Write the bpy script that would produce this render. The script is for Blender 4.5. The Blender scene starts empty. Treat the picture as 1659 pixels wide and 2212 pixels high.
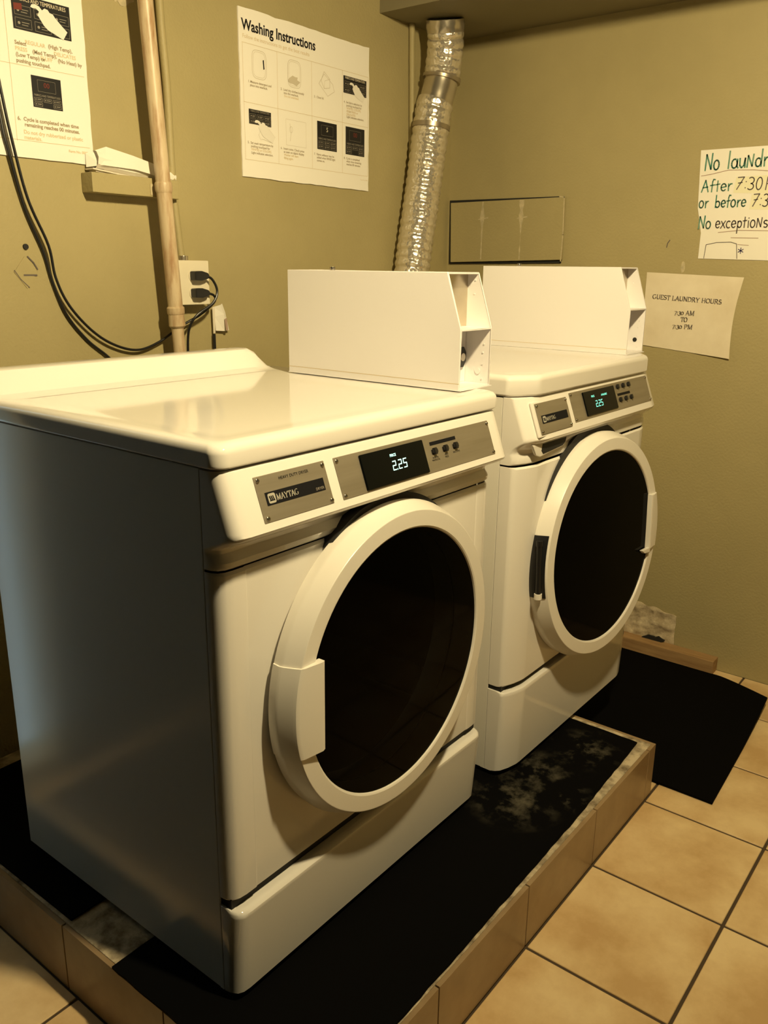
import bpy, bmesh, math, random
from mathutils import Vector, Matrix, noise
random.seed(7)
sc = bpy.context.scene
COL = sc.collection

# ------------------------------------------------------------------ camera
cam_d = bpy.data.cameras.new('camera'); cam = bpy.data.objects.new('camera', cam_d); COL.objects.link(cam)
yw, pt, rl = (math.radians(a) for a in (52.0019, 16.2046, 0.7705))
fwd = Vector((math.sin(yw) * math.cos(pt), math.cos(yw) * math.cos(pt), -math.sin(pt)))
rt0 = Vector((math.cos(yw), -math.sin(yw), 0)); up0 = rt0.cross(fwd)
rt = rt0 * math.cos(rl) + up0 * math.sin(rl); up = up0 * math.cos(rl) - rt0 * math.sin(rl)
mw = Matrix((rt, up, -fwd)).transposed().to_4x4(); mw.translation = (-0.6822, -0.8021, 1.0889)
cam.matrix_world = mw
cam_d.sensor_fit = 'HORIZONTAL'; cam_d.sensor_width = 36.0; cam_d.lens = 1813.571 / 1659 * 36.0
cam_d.clip_start = 0.02
sc.camera = cam

# ------------------------------------------------------------------ world, exposure
wd = bpy.data.worlds.new('world'); sc.world = wd; wd.use_nodes = True
bgn = wd.node_tree.nodes['Background']; bgn.inputs[0].default_value = (0.72, 0.92, 1.0, 1); bgn.inputs[1].default_value = 0.85
vs = sc.view_settings
vs.view_transform = 'Standard'; vs.look = 'None'; vs.gamma = 1.0; vs.use_curve_mapping = False
vs.exposure = 1.35
LAMP = (0.18, -0.70, 1.95); LAMP_R = 0.028; LAMP_STRENGTH = 800; LAMP_COL = (1.0, 0.80, 0.43)

# ------------------------------------------------------------------ materials
def new_mat(name):
    m = bpy.data.materials.new(name); m.use_nodes = True
    nt = m.node_tree; return m, nt, nt.nodes['Principled BSDF']
def plain(name, col, rough=0.5, metal=0.0, spec=0.5, bump=0.0, bscale=200.0, mottle=0.0, mscale=8.0, coat=0.0):
    m, nt, b = new_mat(name)
    b.inputs['Base Color'].default_value = (*col, 1); b.inputs['Roughness'].default_value = rough
    b.inputs['Metallic'].default_value = metal; b.inputs['Specular IOR Level'].default_value = spec
    b.inputs['Coat Weight'].default_value = coat; b.inputs['Coat Roughness'].default_value = 0.05
    tc = nt.nodes.new('ShaderNodeTexCoord')
    if mottle:
        n = nt.nodes.new('ShaderNodeTexNoise'); n.inputs['Scale'].default_value = mscale; n.inputs['Detail'].default_value = 6
        nt.links.new(tc.outputs['Object'], n.inputs['Vector'])
        r = nt.nodes.new('ShaderNodeValToRGB'); r.color_ramp.elements[0].position = 0.3; r.color_ramp.elements[1].position = 0.7
        r.color_ramp.elements[0].color = (*[c * (1 - mottle) for c in col], 1); r.color_ramp.elements[1].color = (*[min(1, c * (1 + mottle)) for c in col], 1)
        nt.links.new(n.outputs['Fac'], r.inputs['Fac']); nt.links.new(r.outputs['Color'], b.inputs['Base Color'])
    if bump:
        n2 = nt.nodes.new('ShaderNodeTexNoise'); n2.inputs['Scale'].default_value = bscale; n2.inputs['Detail'].default_value = 3
        nt.links.new(tc.outputs['Object'], n2.inputs['Vector'])
        bp = nt.nodes.new('ShaderNodeBump'); bp.inputs['Strength'].default_value = bump; bp.inputs['Distance'].default_value = 0.002
        nt.links.new(n2.outputs['Fac'], bp.inputs['Height']); nt.links.new(bp.outputs['Normal'], b.inputs['Normal'])
    return m
def emit(name, col, s):
    m = bpy.data.materials.new(name); m.use_nodes = True; nt = m.node_tree; nt.nodes.clear()
    e = nt.nodes.new('ShaderNodeEmission'); e.inputs[0].default_value = (*col, 1); e.inputs[1].default_value = s
    o = nt.nodes.new('ShaderNodeOutputMaterial'); nt.links.new(e.outputs[0], o.inputs[0]); return m
def two_tone(name, c0, c1, scale, p0, p1, rough=0.7, detail=6, stretch=(1, 1, 1), bump=0.0, bscale=150, metal=0.0, c2=None, vary=False):
    m, nt, b = new_mat(name); b.inputs['Roughness'].default_value = rough; b.inputs['Metallic'].default_value = metal
    tc = nt.nodes.new('ShaderNodeTexCoord'); mp = nt.nodes.new('ShaderNodeMapping'); mp.inputs['Scale'].default_value = stretch
    nt.links.new(tc.outputs['Object'], mp.inputs['Vector'])
    n = nt.nodes.new('ShaderNodeTexNoise'); n.inputs['Scale'].default_value = scale; n.inputs['Detail'].default_value = detail; n.inputs['Roughness'].default_value = 0.6
    if vary:
        oi = nt.nodes.new('ShaderNodeObjectInfo'); sm = nt.nodes.new('ShaderNodeVectorMath'); sm.operation = 'SCALE'; sm.inputs['Scale'].default_value = 90.0
        cb_ = nt.nodes.new('ShaderNodeCombineXYZ'); nt.links.new(oi.outputs['Random'], cb_.inputs[0]); nt.links.new(oi.outputs['Random'], cb_.inputs[1]); nt.links.new(cb_.outputs[0], sm.inputs[0])
        av = nt.nodes.new('ShaderNodeVectorMath'); nt.links.new(mp.outputs['Vector'], av.inputs[0]); nt.links.new(sm.outputs[0], av.inputs[1]); nt.links.new(av.outputs[0], n.inputs['Vector'])
    else: nt.links.new(mp.outputs['Vector'], n.inputs['Vector'])
    r = nt.nodes.new('ShaderNodeValToRGB'); e = r.color_ramp.elements
    e[0].position = p0; e[0].color = (*c0, 1); e[1].position = p1; e[1].color = (*c1, 1)
    if c2: x = e.new((p0 + p1) / 2); x.color = (*c2, 1)
    nt.links.new(n.outputs['Fac'], r.inputs['Fac']); nt.links.new(r.outputs['Color'], b.inputs['Base Color'])
    if bump:
        n2 = nt.nodes.new('ShaderNodeTexNoise'); n2.inputs['Scale'].default_value = bscale; n2.inputs['Detail'].default_value = 4
        nt.links.new(tc.outputs['Object'], n2.inputs['Vector'])
        bp = nt.nodes.new('ShaderNodeBump'); bp.inputs['Strength'].default_value = bump; bp.inputs['Distance'].default_value = 0.003
        nt.links.new(n2.outputs['Fac'], bp.inputs['Height']); nt.links.new(bp.outputs['Normal'], b.inputs['Normal'])
    return m

M = {}
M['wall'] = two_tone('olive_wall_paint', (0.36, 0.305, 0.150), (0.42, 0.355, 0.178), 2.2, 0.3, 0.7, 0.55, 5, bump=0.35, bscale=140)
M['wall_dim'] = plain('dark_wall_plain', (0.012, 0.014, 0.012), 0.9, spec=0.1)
M['added_door_paint'] = plain('added_door_dark_paint', (0.010, 0.012, 0.010), 0.6, spec=0.2)
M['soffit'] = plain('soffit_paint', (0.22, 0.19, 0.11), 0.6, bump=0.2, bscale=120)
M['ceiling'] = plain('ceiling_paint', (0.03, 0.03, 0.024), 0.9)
M['white'] = plain('white_enamel', (0.80, 0.77, 0.72), 0.09, spec=0.5)
M['white_side'] = plain('white_side_enamel', (0.78, 0.755, 0.69), 0.17, spec=0.5)
M['white_box'] = plain('white_powder_coat', (0.80, 0.775, 0.78), 0.38)
M['plastic'] = plain('white_plastic', (0.79, 0.755, 0.69), 0.28)
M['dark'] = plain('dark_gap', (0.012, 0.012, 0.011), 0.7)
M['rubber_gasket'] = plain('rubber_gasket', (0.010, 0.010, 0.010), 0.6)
M['black_plastic'] = plain('black_plastic', (0.010, 0.010, 0.011), 0.35)
M['display'] = plain('black_display_glass', (0.003, 0.004, 0.004), 0.15, spec=0.12)
M['black_glass'] = plain('black_door_glass', (0.001, 0.001, 0.001), 0.06, spec=0.02)
M['plate'] = two_tone('brushed_metal_plate', (0.30, 0.265, 0.20), (0.36, 0.32, 0.25), 60, 0.3, 0.7, 0.42, 3, stretch=(0.05, 1, 1), metal=0.55)
M['screw'] = plain('screw_steel', (0.50, 0.46, 0.40), 0.25, metal=1.0)
M['print_dark'] = plain('dark_print', (0.010, 0.010, 0.012), 0.6, spec=0.1)
M['print_black'] = plain('black_print', (0.006, 0.006, 0.008), 0.5)
M['print_grey'] = plain('grey_print', (0.30, 0.27, 0.22), 0.7)
M['print_brown'] = plain('brown_print', (0.34, 0.27, 0.17), 0.7)
M['print_faint'] = plain('faint_print', (0.66, 0.54, 0.34), 0.7)
M['print_line'] = plain('line_print', (0.60, 0.54, 0.42), 0.7)
M['print_hand'] = plain('white_print', (0.82, 0.79, 0.72), 0.7)
M['print_red'] = plain('red_print', (0.16, 0.02, 0.012), 0.6)
M['silver_print'] = plain('silver_print', (0.42, 0.40, 0.34), 0.5)
M['led'] = emit('green_led', (0.52, 1.0, 0.72), 1.1)
M['led_dim'] = emit('green_led_dim', (0.25, 0.9, 0.6), 0.7)
M['paper'] = plain('poster_paper', (0.88, 0.85, 0.78), 0.75)
M['paper_old'] = two_tone('crumpled_paper', (0.72, 0.63, 0.47), (0.82, 0.74, 0.58), 9, 0.3, 0.7, 0.8)
M['paper_sign'] = plain('sign_paper', (0.86, 0.83, 0.75), 0.75)
M['ink_green'] = two_tone('green_marker', (0.03, 0.20, 0.15), (0.16, 0.30, 0.22), 30, 0.35, 0.65, 0.7)
M['ink_dark'] = plain('dark_marker', (0.12, 0.10, 0.09), 0.7)
M['ink_brown'] = plain('brown_marker', (0.40, 0.28, 0.22), 0.7)
M['ink_blue'] = plain('blue_marker', (0.05, 0.04, 0.13), 0.7)
M['highlight'] = plain('yellow_highlighter', (0.82, 0.79, 0.58), 0.75)
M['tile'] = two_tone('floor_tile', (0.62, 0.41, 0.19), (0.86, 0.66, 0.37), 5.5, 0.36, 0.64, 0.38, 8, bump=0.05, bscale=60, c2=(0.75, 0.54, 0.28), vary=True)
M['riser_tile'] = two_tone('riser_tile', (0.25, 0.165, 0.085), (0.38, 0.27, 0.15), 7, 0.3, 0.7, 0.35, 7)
M['grout'] = plain('grout', (0.075, 0.05, 0.028), 0.9, bump=0.4, bscale=300)
M['concrete'] = two_tone('rough_mortar', (0.16, 0.12, 0.07), (0.62, 0.52, 0.36), 26, 0.34, 0.60, 0.9, 8, bump=0.8, bscale=160)
M['wood'] = two_tone('raw_wood', (0.30, 0.17, 0.07), (0.46, 0.29, 0.13), 14, 0.3, 0.7, 0.65, 6, stretch=(6, 0.6, 6))
M['plaster'] = two_tone('broken_plaster', (0.30, 0.225, 0.13), (0.72, 0.61, 0.42), 16, 0.30, 0.60, 0.95, 9, bump=1.0, bscale=70)
M['patch'] = plain('bare_paint_patch', (0.50, 0.43, 0.27), 0.7, mottle=0.2, mscale=60)
M['pipe'] = two_tone('painted_pipe', (0.36, 0.20, 0.09), (0.62, 0.50, 0.33), 16, 0.30, 0.55, 0.4, 8, stretch=(3, 3, 0.5))
M['ivory'] = plain('ivory_plastic', (0.76, 0.70, 0.55), 0.4)
M['steel'] = plain('galvanised_steel', (0.60, 0.54, 0.43), 0.25, metal=0.85, mottle=0.1, mscale=20)
M['clamp_steel'] = plain('clamp_steel', (0.42, 0.36, 0.27), 0.35, metal=0.8)
M['tag_card'] = plain('tag_card', (0.74, 0.68, 0.56), 0.7)
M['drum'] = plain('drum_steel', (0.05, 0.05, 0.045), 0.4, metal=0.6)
def foil():
    m, nt, b = new_mat('aluminium_foil'); b.inputs['Base Color'].default_value = (0.80, 0.74, 0.62, 1); b.inputs['Metallic'].default_value = 0.75; b.inputs['Roughness'].default_value = 0.24
    tc = nt.nodes.new('ShaderNodeTexCoord'); v = nt.nodes.new('ShaderNodeTexVoronoi'); v.inputs['Scale'].default_value = 85
    nt.links.new(tc.outputs['Object'], v.inputs['Vector'])
    n = nt.nodes.new('ShaderNodeTexNoise'); n.inputs['Scale'].default_value = 60; n.inputs['Detail'].default_value = 4; nt.links.new(tc.outputs['Object'], n.inputs['Vector'])
    ad = nt.nodes.new('ShaderNodeMath'); nt.links.new(v.outputs['Distance'], ad.inputs[0]); nt.links.new(n.outputs['Fac'], ad.inputs[1])
    bp = nt.nodes.new('ShaderNodeBump'); bp.inputs['Strength'].default_value = 0.5; bp.inputs['Distance'].default_value = 0.004
    nt.links.new(ad.outputs[0], bp.inputs['Height']); nt.links.new(bp.outputs['Normal'], b.inputs['Normal']); return m
M['foil'] = foil()
def tinted(name, tint, gl):
    m = bpy.data.materials.new(name); m.use_nodes = True; nt = m.node_tree; nt.nodes.clear()
    t = nt.nodes.new('ShaderNodeBsdfTransparent'); t.inputs[0].default_value = (*tint, 1)
    g = nt.nodes.new('ShaderNodeBsdfGlossy'); g.inputs[0].default_value = (1, 1, 1, 1); g.inputs['Roughness'].default_value = 0.05
    f = nt.nodes.new('ShaderNodeFresnel'); f.inputs[0].default_value = gl
    x = nt.nodes.new('ShaderNodeMixShader'); nt.links.new(f.outputs[0], x.inputs[0]); nt.links.new(t.outputs[0], x.inputs[1]); nt.links.new(g.outputs[0], x.inputs[2])
    o = nt.nodes.new('ShaderNodeOutputMaterial'); nt.links.new(x.outputs[0], o.inputs[0]); return m
M['tinted_glass'] = tinted('tinted_door_glass', (0.08, 0.08, 0.08), 1.09)
M['window_glass'] = tinted('window_glass', (0.9, 0.93, 0.93), 1.3)
def mat_rubber(name, spots):
    m, nt, b = new_mat(name); b.inputs['Roughness'].default_value = 0.75; b.inputs['Specular IOR Level'].default_value = 0.05
    tc = nt.nodes.new('ShaderNodeTexCoord')
    n = nt.nodes.new('ShaderNodeTexNoise'); n.inputs['Scale'].default_value = 17; n.inputs['Detail'].default_value = 8; n.inputs['Roughness'].default_value = 0.65
    nt.links.new(tc.outputs['Object'], n.inputs['Vector'])
    r = nt.nodes.new('ShaderNodeValToRGB'); r.color_ramp.elements[0].position = 0.50; r.color_ramp.elements[1].position = 0.74
    nt.links.new(n.outputs['Fac'], r.inputs['Fac'])
    acc = None
    for (cx, cy, rad) in spots:
        d = nt.nodes.new('ShaderNodeVectorMath'); d.operation = 'DISTANCE'; d.inputs[1].default_value = (cx, cy, -0.012)
        nt.links.new(tc.outputs['Object'], d.inputs[0])
        k = nt.nodes.new('ShaderNodeMapRange'); k.inputs[1].default_value = rad; k.inputs[2].default_value = 0.0; k.inputs[3].default_value = 0; k.inputs[4].default_value = 1
        nt.links.new(d.outputs['Value'], k.inputs[0])
        if acc is None: acc = k.outputs[0]
        else:
            mx = nt.nodes.new('ShaderNodeMath'); mx.operation = 'MAXIMUM'; nt.links.new(acc, mx.inputs[0]); nt.links.new(k.outputs[0], mx.inputs[1]); acc = mx.outputs[0]
    mixc = nt.nodes.new('ShaderNodeMix'); mixc.data_type = 'RGBA'
    mixc.inputs[6].default_value = (0.0022, 0.0022, 0.0024, 1); mixc.inputs[7].default_value = (0.16, 0.145, 0.105, 1)
    if acc is not None:
        mu = nt.nodes.new('ShaderNodeMath'); mu.operation = 'MULTIPLY'; nt.links.new(r.outputs[0], mu.inputs[0]); nt.links.new(acc, mu.inputs[1])
        nt.links.new(mu.outputs[0], mixc.inputs[0])
    else: mixc.inputs[0].default_value = 0
    nt.links.new(mixc.outputs[2], b.inputs['Base Color']); return m
M['mat_dusty'] = mat_rubber('dusty_black_rubber', [(0.74, -0.06, 0.12), (0.86, -0.05, 0.10), (0.82, -0.14, 0.07), (1.02, -0.10, 0.10)])
M['mat'] = mat_rubber('black_rubber', [])

# ------------------------------------------------------------------ helpers
class Frame:
    def __init__(s, o, u, v):
        s.o = Vector(o); s.u = Vector(u).normalized(); s.v = Vector(v).normalized(); s.n = s.u.cross(s.v)
    def p(s, a, b, c=0.0): return s.o + s.u * a + s.v * b + s.n * c
BACK_Y = 0.98; RIGHT_X = 1.95; FLOOR_Z = -0.155; TOP_Z = -0.016
FB = Frame((0, BACK_Y, 0), (1, 0, 0), (0, 0, 1))           # u = x, v = z, n = towards room
FR = Frame((RIGHT_X, 0, 0), (0, -1, 0), (0, 0, 1))         # u = -y, v = z
FG = Frame((0, 0, 0), (1, 0, 0), (0, 1, 0))                # ground: u = x, v = y, n = z
class MB:
    def __init__(s): s.v = []; s.f = []
    def add(s, pts): i = len(s.v); s.v += [tuple(p) for p in pts]; return list(range(i, i + len(pts)))
    def face(s, pts): s.f.append(s.add(pts))
    def poly(s, F, pts, n=0.0): s.face([F.p(a, b, n) for a, b in pts])
    def prism(s, F, pts, n0, n1):
        lo = s.add([F.p(a, b, n0) for a, b in pts]); hi = s.add([F.p(a, b, n1) for a, b in pts]); k = len(pts)
        s.f.append(hi); s.f.append(lo[::-1])
        for i in range(k): j = (i + 1) % k; s.f.append([lo[i], lo[j], hi[j], hi[i]])
        return s
    def box(s, F, u0, u1, v0, v1, n0, n1): return s.prism(F, [(u0, v0), (u1, v0), (u1, v1), (u0, v1)], n0, n1)
    def cyl(s, F, u, v, r, n0, n1, k=20, r1=None):
        r1 = r if r1 is None else r1
        a = [(math.cos(2 * math.pi * i / k), math.sin(2 * math.pi * i / k)) for i in range(k)]
        lo = s.add([F.p(u + c * r, v + d * r, n0) for c, d in a]); hi = s.add([F.p(u + c * r1, v + d * r1, n1) for c, d in a])
        s.f.append(hi); s.f.append(lo[::-1])
        for i in range(k): j = (i + 1) % k; s.f.append([lo[i], lo[j], hi[j], hi[i]])
        return s
    def loft(s, rows, close=False, caps=False):
        idx = [s.add(r) for r in rows]
        for a, b in zip(idx[:-1], idx[1:]):
            k = len(a)
            for i in range(k if close else k - 1):
                j = (i + 1) % k; s.f.append([a[i], a[j], b[j], b[i]])
        if caps: s.f.append(idx[0][::-1]); s.f.append(idx[-1])
        return s
    def tube(s, path, r, k=12, radii=None):
        P = [Vector(p) for p in path]; t = (P[1] - P[0]).normalized()
        ref = Vector((0, 0, 1)) if abs(t.z) < 0.9 else Vector((1, 0, 0))
        a = t.cross(ref).normalized(); rows = []
        for i, p in enumerate(P):
            t = (P[min(i + 1, len(P) - 1)] - P[max(i - 1, 0)]).normalized()
            a = (a - t * a.dot(t)).normalized(); b = t.cross(a); rr = radii[i] if radii else r
            rows.append([p + (a * math.cos(2 * math.pi * q / k) + b * math.sin(2 * math.pi * q / k)) * rr for q in range(k)])
        return s.loft(rows, True, True)
    def ribbon(s, F, pts, w, n=0.0, nib=None):
        for (a, b), (c, d) in zip(pts[:-1], pts[1:]):
            dx, dy = c - a, d - b; L = math.hypot(dx, dy) or 1e-9; dx /= L; dy /= L
            ww = w if nib is None else nib[0] + (nib[1] - nib[0]) * abs(dx * math.sin(nib[2]) - dy * math.cos(nib[2]))
            h = ww / 2; ex, ey = dx * h * 0.5, dy * h * 0.5
            s.poly(F, [(a - ex + dy * h, b - ey - dx * h), (c + ex + dy * h, d + ey - dx * h), (c + ex - dy * h, d + ey + dx * h), (a - ex - dy * h, b - ey + dx * h)], n)
        return s
    def lathe(s, prof, k=96, a0=0.0, a1=2 * math.pi, xf=lambda p: p):
        full = abs(a1 - a0 - 2 * math.pi) < 1e-6; rows = []
        for (r, y) in prof:
            rows.append([xf(Vector((r * math.cos(a0 + (a1 - a0) * i / k), y, r * math.sin(a0 + (a1 - a0) * i / k)))) for i in range(k if full else k + 1)])
        return s.loft(rows, full)
    def mesh(s, name, mat, bevel=0.0, smooth=35, seg=2):
        me = bpy.data.meshes.new(name); me.from_pydata(s.v, [], s.f); me.materials.append(M[mat] if isinstance(mat, str) else mat)
        bm = bmesh.new(); bm.from_mesh(me)
        bmesh.ops.remove_doubles(bm, verts=bm.verts, dist=1e-6)
        if bevel:
            es = [e for e in bm.edges if len(e.link_faces) == 2 and e.calc_face_angle(0) > 0.5]
            bmesh.ops.bevel(bm, geom=es, offset=bevel, segments=seg, profile=0.5, affect='EDGES', clamp_overlap=True)
        bmesh.ops.recalc_face_normals(bm, faces=bm.faces)
        bm.to_mesh(me); bm.free()
        if smooth:
            me.polygons.foreach_set('use_smooth', [True] * len(me.polygons)); me.set_sharp_from_angle(angle=math.radians(smooth))
        return me
    def build(s, name, mat, parent=None, bevel=0.0, smooth=35, seg=2):
        o = link(name, s.mesh(name, mat, bevel, smooth, seg), parent)
        if smooth:
            w = o.modifiers.new('weighted_normals', 'WEIGHTED_NORMAL'); w.keep_sharp = True; w.weight = 80
        return o
def link(name, me, parent=None, loc=None):
    o = bpy.data.objects.new(name, me); COL.objects.link(o)
    if loc: o.location = loc
    if parent is not None:
        o.parent = parent; o.matrix_parent_inverse = wm(parent).inverted()
    return o
def wm(o):
    m = Matrix.LocRotScale(o.location, o.rotation_euler, o.scale)
    return m if o.parent is None else wm(o.parent) @ o.matrix_parent_inverse @ m
def tag(o, label, cat, group=None):
    o['label'] = label; o['category'] = cat
    if group: o['group'] = group
    return o
def thing(name, loc, label, cat, group=None):
    o = bpy.data.objects.new(name, None); COL.objects.link(o); o.location = loc; o.empty_display_size = 0.05
    return tag(o, label, cat, group)
def struct(o): o['kind'] = 'structure'; return o
def part(name, F, u0, u1, v0, v1, n0, n1, mat, parent=None, bevel=0.0, smooth=35): return MB().box(F, u0, u1, v0, v1, n0, n1).build(name, mat, parent, bevel, smooth)
def text(name, F, u, v, size, s, mat, parent, n=0.0, bold=0.0, align='LEFT', wide=1.0, rot=0.0, space=1.0):
    c = bpy.data.curves.new(name, 'FONT'); c.body = s; c.size = size; c.align_x = align; c.offset = bold; c.space_line = space; c.resolution_u = 3
    t = bpy.data.objects.new(name, c); COL.objects.link(t)
    bpy.context.view_layer.update()
    me = bpy.data.meshes.new_from_object(t.evaluated_get(bpy.context.evaluated_depsgraph_get()))
    bpy.data.objects.remove(t); bpy.data.curves.remove(c)
    cr, sr = math.cos(rot), math.sin(rot)
    for w in me.vertices:
        x, y = w.co.x * wide, w.co.y
        w.co = F.p(u + x * cr - y * sr, v + x * sr + y * cr, n)
    me.materials.clear(); me.materials.append(M[mat]); me.name = name
    return link(name, me, parent)
def smoothpath(pts, n=8):
    P = [Vector(p) for p in pts]; out = []
    for i in range(len(P) - 1):
        p0, p1, p2, p3 = P[max(i - 1, 0)], P[i], P[i + 1], P[min(i + 2, len(P) - 1)]
        for j in range(n):
            t = j / n
            out.append(0.5 * ((2 * p1) + (p2 - p0) * t + (2 * p0 - 5 * p1 + 4 * p2 - p3) * t * t + (3 * p1 - p0 - 3 * p2 + p3) * t ** 3))
    return out + [P[-1]]
def arc(cx, cy, rx, ry, a0, a1, n=12): return [(cx + rx * math.cos(math.radians(a0 + (a1 - a0) * i / n)), cy + ry * math.sin(math.radians(a0 + (a1 - a0) * i / n))) for i in range(n + 1)]

# ------------------------------------------------------------------ room
X0, Y0, CZ = -2.4, -2.6, 2.12
wb = MB(); WX0, WX1, WZ0, WZ1 = -0.285, -0.155, -0.10, 1.80
for (a, b, c, d) in ((WX1, RIGHT_X + 0.12, FLOOR_Z, CZ), (WX0, WX1, FLOOR_Z, WZ0), (WX0, WX1, WZ1, CZ)): wb.box(FB, a, b, c, d, -0.12, 0)
wall_back = struct(wb.build('wall_back', 'wall', smooth=0))
wall_right = struct(part('wall_right', FR, -BACK_Y, -Y0 + 0.12, FLOOR_Z, CZ, -0.12, 0, 'wall', smooth=0))
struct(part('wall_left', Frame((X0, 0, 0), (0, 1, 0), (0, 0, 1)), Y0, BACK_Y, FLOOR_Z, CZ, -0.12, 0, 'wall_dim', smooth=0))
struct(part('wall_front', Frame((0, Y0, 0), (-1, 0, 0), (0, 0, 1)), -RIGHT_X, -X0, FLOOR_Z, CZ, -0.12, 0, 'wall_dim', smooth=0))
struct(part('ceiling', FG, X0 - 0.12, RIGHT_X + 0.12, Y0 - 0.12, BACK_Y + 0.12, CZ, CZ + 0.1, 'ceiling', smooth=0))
win = struct(MB().box(FB, WX0, WX0 + 0.02, WZ0, WZ1, -0.09, 0.01).box(FB, WX1 - 0.02, WX1, WZ0, WZ1, -0.09, 0.01).box(FB, WX0 + 0.02, WX1 - 0.02, WZ0, WZ0 + 0.02, -0.09, 0.01).box(FB, WX0 + 0.02, WX1 - 0.02, WZ1 - 0.02, WZ1, -0.09, 0.01).build('window_1', 'ivory', smooth=0))
part('pane', FB, WX0 + 0.02, WX1 - 0.02, WZ0 + 0.02, WZ1 - 0.02, -0.06, -0.055, 'window_glass', win, smooth=0)
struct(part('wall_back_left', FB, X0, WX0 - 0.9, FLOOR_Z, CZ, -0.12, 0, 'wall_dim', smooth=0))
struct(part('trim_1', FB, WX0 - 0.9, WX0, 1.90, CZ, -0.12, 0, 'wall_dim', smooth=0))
door = struct(part('added_dark_door', FB, WX0 - 0.895, WX0 - 0.003, FLOOR_Z + 0.004, 1.897, -0.05, -0.01, 'added_door_paint', None, 0.002))  # unseen dark door added to keep bounce light off the dryer side
MB().cyl(FB, WX0 - 0.07, 0.85, 0.026, -0.01, 0.035, 20).build('added_door_knob', 'screw', door, 0.006)
# soffit running along the right wall
SX, SZ = 1.545, 1.827
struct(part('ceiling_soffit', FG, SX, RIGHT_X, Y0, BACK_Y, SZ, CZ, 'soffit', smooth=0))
# floor slab with tiles
PX0, PX1, PY0 = -0.076, 1.160, -0.216
floor = struct(part('floor', FG, X0 - 0.12, RIGHT_X + 0.12, Y0 - 0.12, BACK_Y + 0.12, FLOOR_Z - 0.1, FLOOR_Z - 0.0025, 'grout', smooth=0))
TX, TY, GAP = 0.2961, 0.279, 0.0032
full = MB().box(FG, -TX / 2 + GAP, TX / 2 - GAP, -TY / 2 + GAP, TY / 2 - GAP, -0.0085, 0).mesh('tile', 'tile', 0.0012, 35, 1)
for i in range(-13, 4):
    for j in range(-10, 6):
        xa, xb = 1.1172 + (i - 1) * TX + GAP, 1.1172 + i * TX - GAP
        ya, yb = PY0 + (j - 1) * TY + GAP, PY0 + j * TY - GAP
        xa, xb, ya, yb = max(xa, X0), min(xb, RIGHT_X - 0.001), max(ya, Y0), min(yb, BACK_Y - 0.001)
        if xb - xa < 0.012 or yb - ya < 0.012: continue
        if ya > PY0 - 0.01:                              # beside the plinth
            if xa > PX0 - 0.006 and xb < PX1 + 0.006: continue
            if xa < PX0 < xb: xb = PX0 - 0.002
            if xa < PX1 < xb: xa = PX1 + 0.002
            if xb > PX1 and xa > PX1 - 0.01 and ya > 0.08 and xb < 1.48: continue
        if xb - xa < 0.012 or yb - ya < 0.012: continue
        if abs(xb - xa - TX + 2 * GAP) < 1e-4 and abs(yb - ya - TY + 2 * GAP) < 1e-4: link('tile', full, floor, ((xa + xb) / 2, (ya + yb) / 2, FLOOR_Z))
        else: MB().box(FG, xa, xb, ya, yb, FLOOR_Z - 0.0085, FLOOR_Z).build('tile', 'tile', floor, 0.0012, 35, 1)
# paint scars on the walls
def blob(F, cx, cy, w, h, k=18, jit=0.25, seed=0):
    r = random.Random(seed); return [(cx + w * math.cos(2 * math.pi * i / k) * (1 + r.uniform(-jit, jit)), cy + h * math.sin(2 * math.pi * i / k) * (1 + r.uniform(-jit, jit))) for i in range(k)]
m = MB(); m.prism(FB, blob(FB, 0.325, 1.070, 0.026, 0.032, 4, 0.1, 3), -0.001, 0.0012); m.build('paint_scar', 'wall', wall_back, smooth=0)
m = MB(); m.ribbon(FB, [(0.332, 1.103), (0.345, 1.090), (0.353, 1.076)], 0.003, 0.0016).ribbon(FB, [(0.320, 1.064), (0.350, 1.064)], 0.0035, 0.0016).ribbon(FB, [(0.299, 1.074), (0.312, 1.055), (0.330, 1.038)], 0.0018, 0.0016)
m.build('scratch', 'ink_dark', wall_back, smooth=0)
MB().cyl(FB, 0.330, 1.123, 0.006, -0.002, 0.004, 12).build('screw_hole', 'dark', wall_back)
MB().prism(FB, blob(FB, 0.615, 1.668, 0.034, 0.018, 20, 0.35, 5), -0.001, 0.001).build('paint_patch', 'patch', wall_back, smooth=0)
MB().prism(FR, blob(FR, -0.122, 1.104, 0.007, 0.016, 16, 0.2, 8), -0.001, 0.0008).build('paint_patch', 'patch', wall_right, smooth=0)
MB().ribbon(FR, [(-0.170, 1.181), (-0.176, 1.172), (-0.178, 1.160)], 0.003, 0.0008).build('scratch', 'ink_dark', wall_right, smooth=0)
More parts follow.
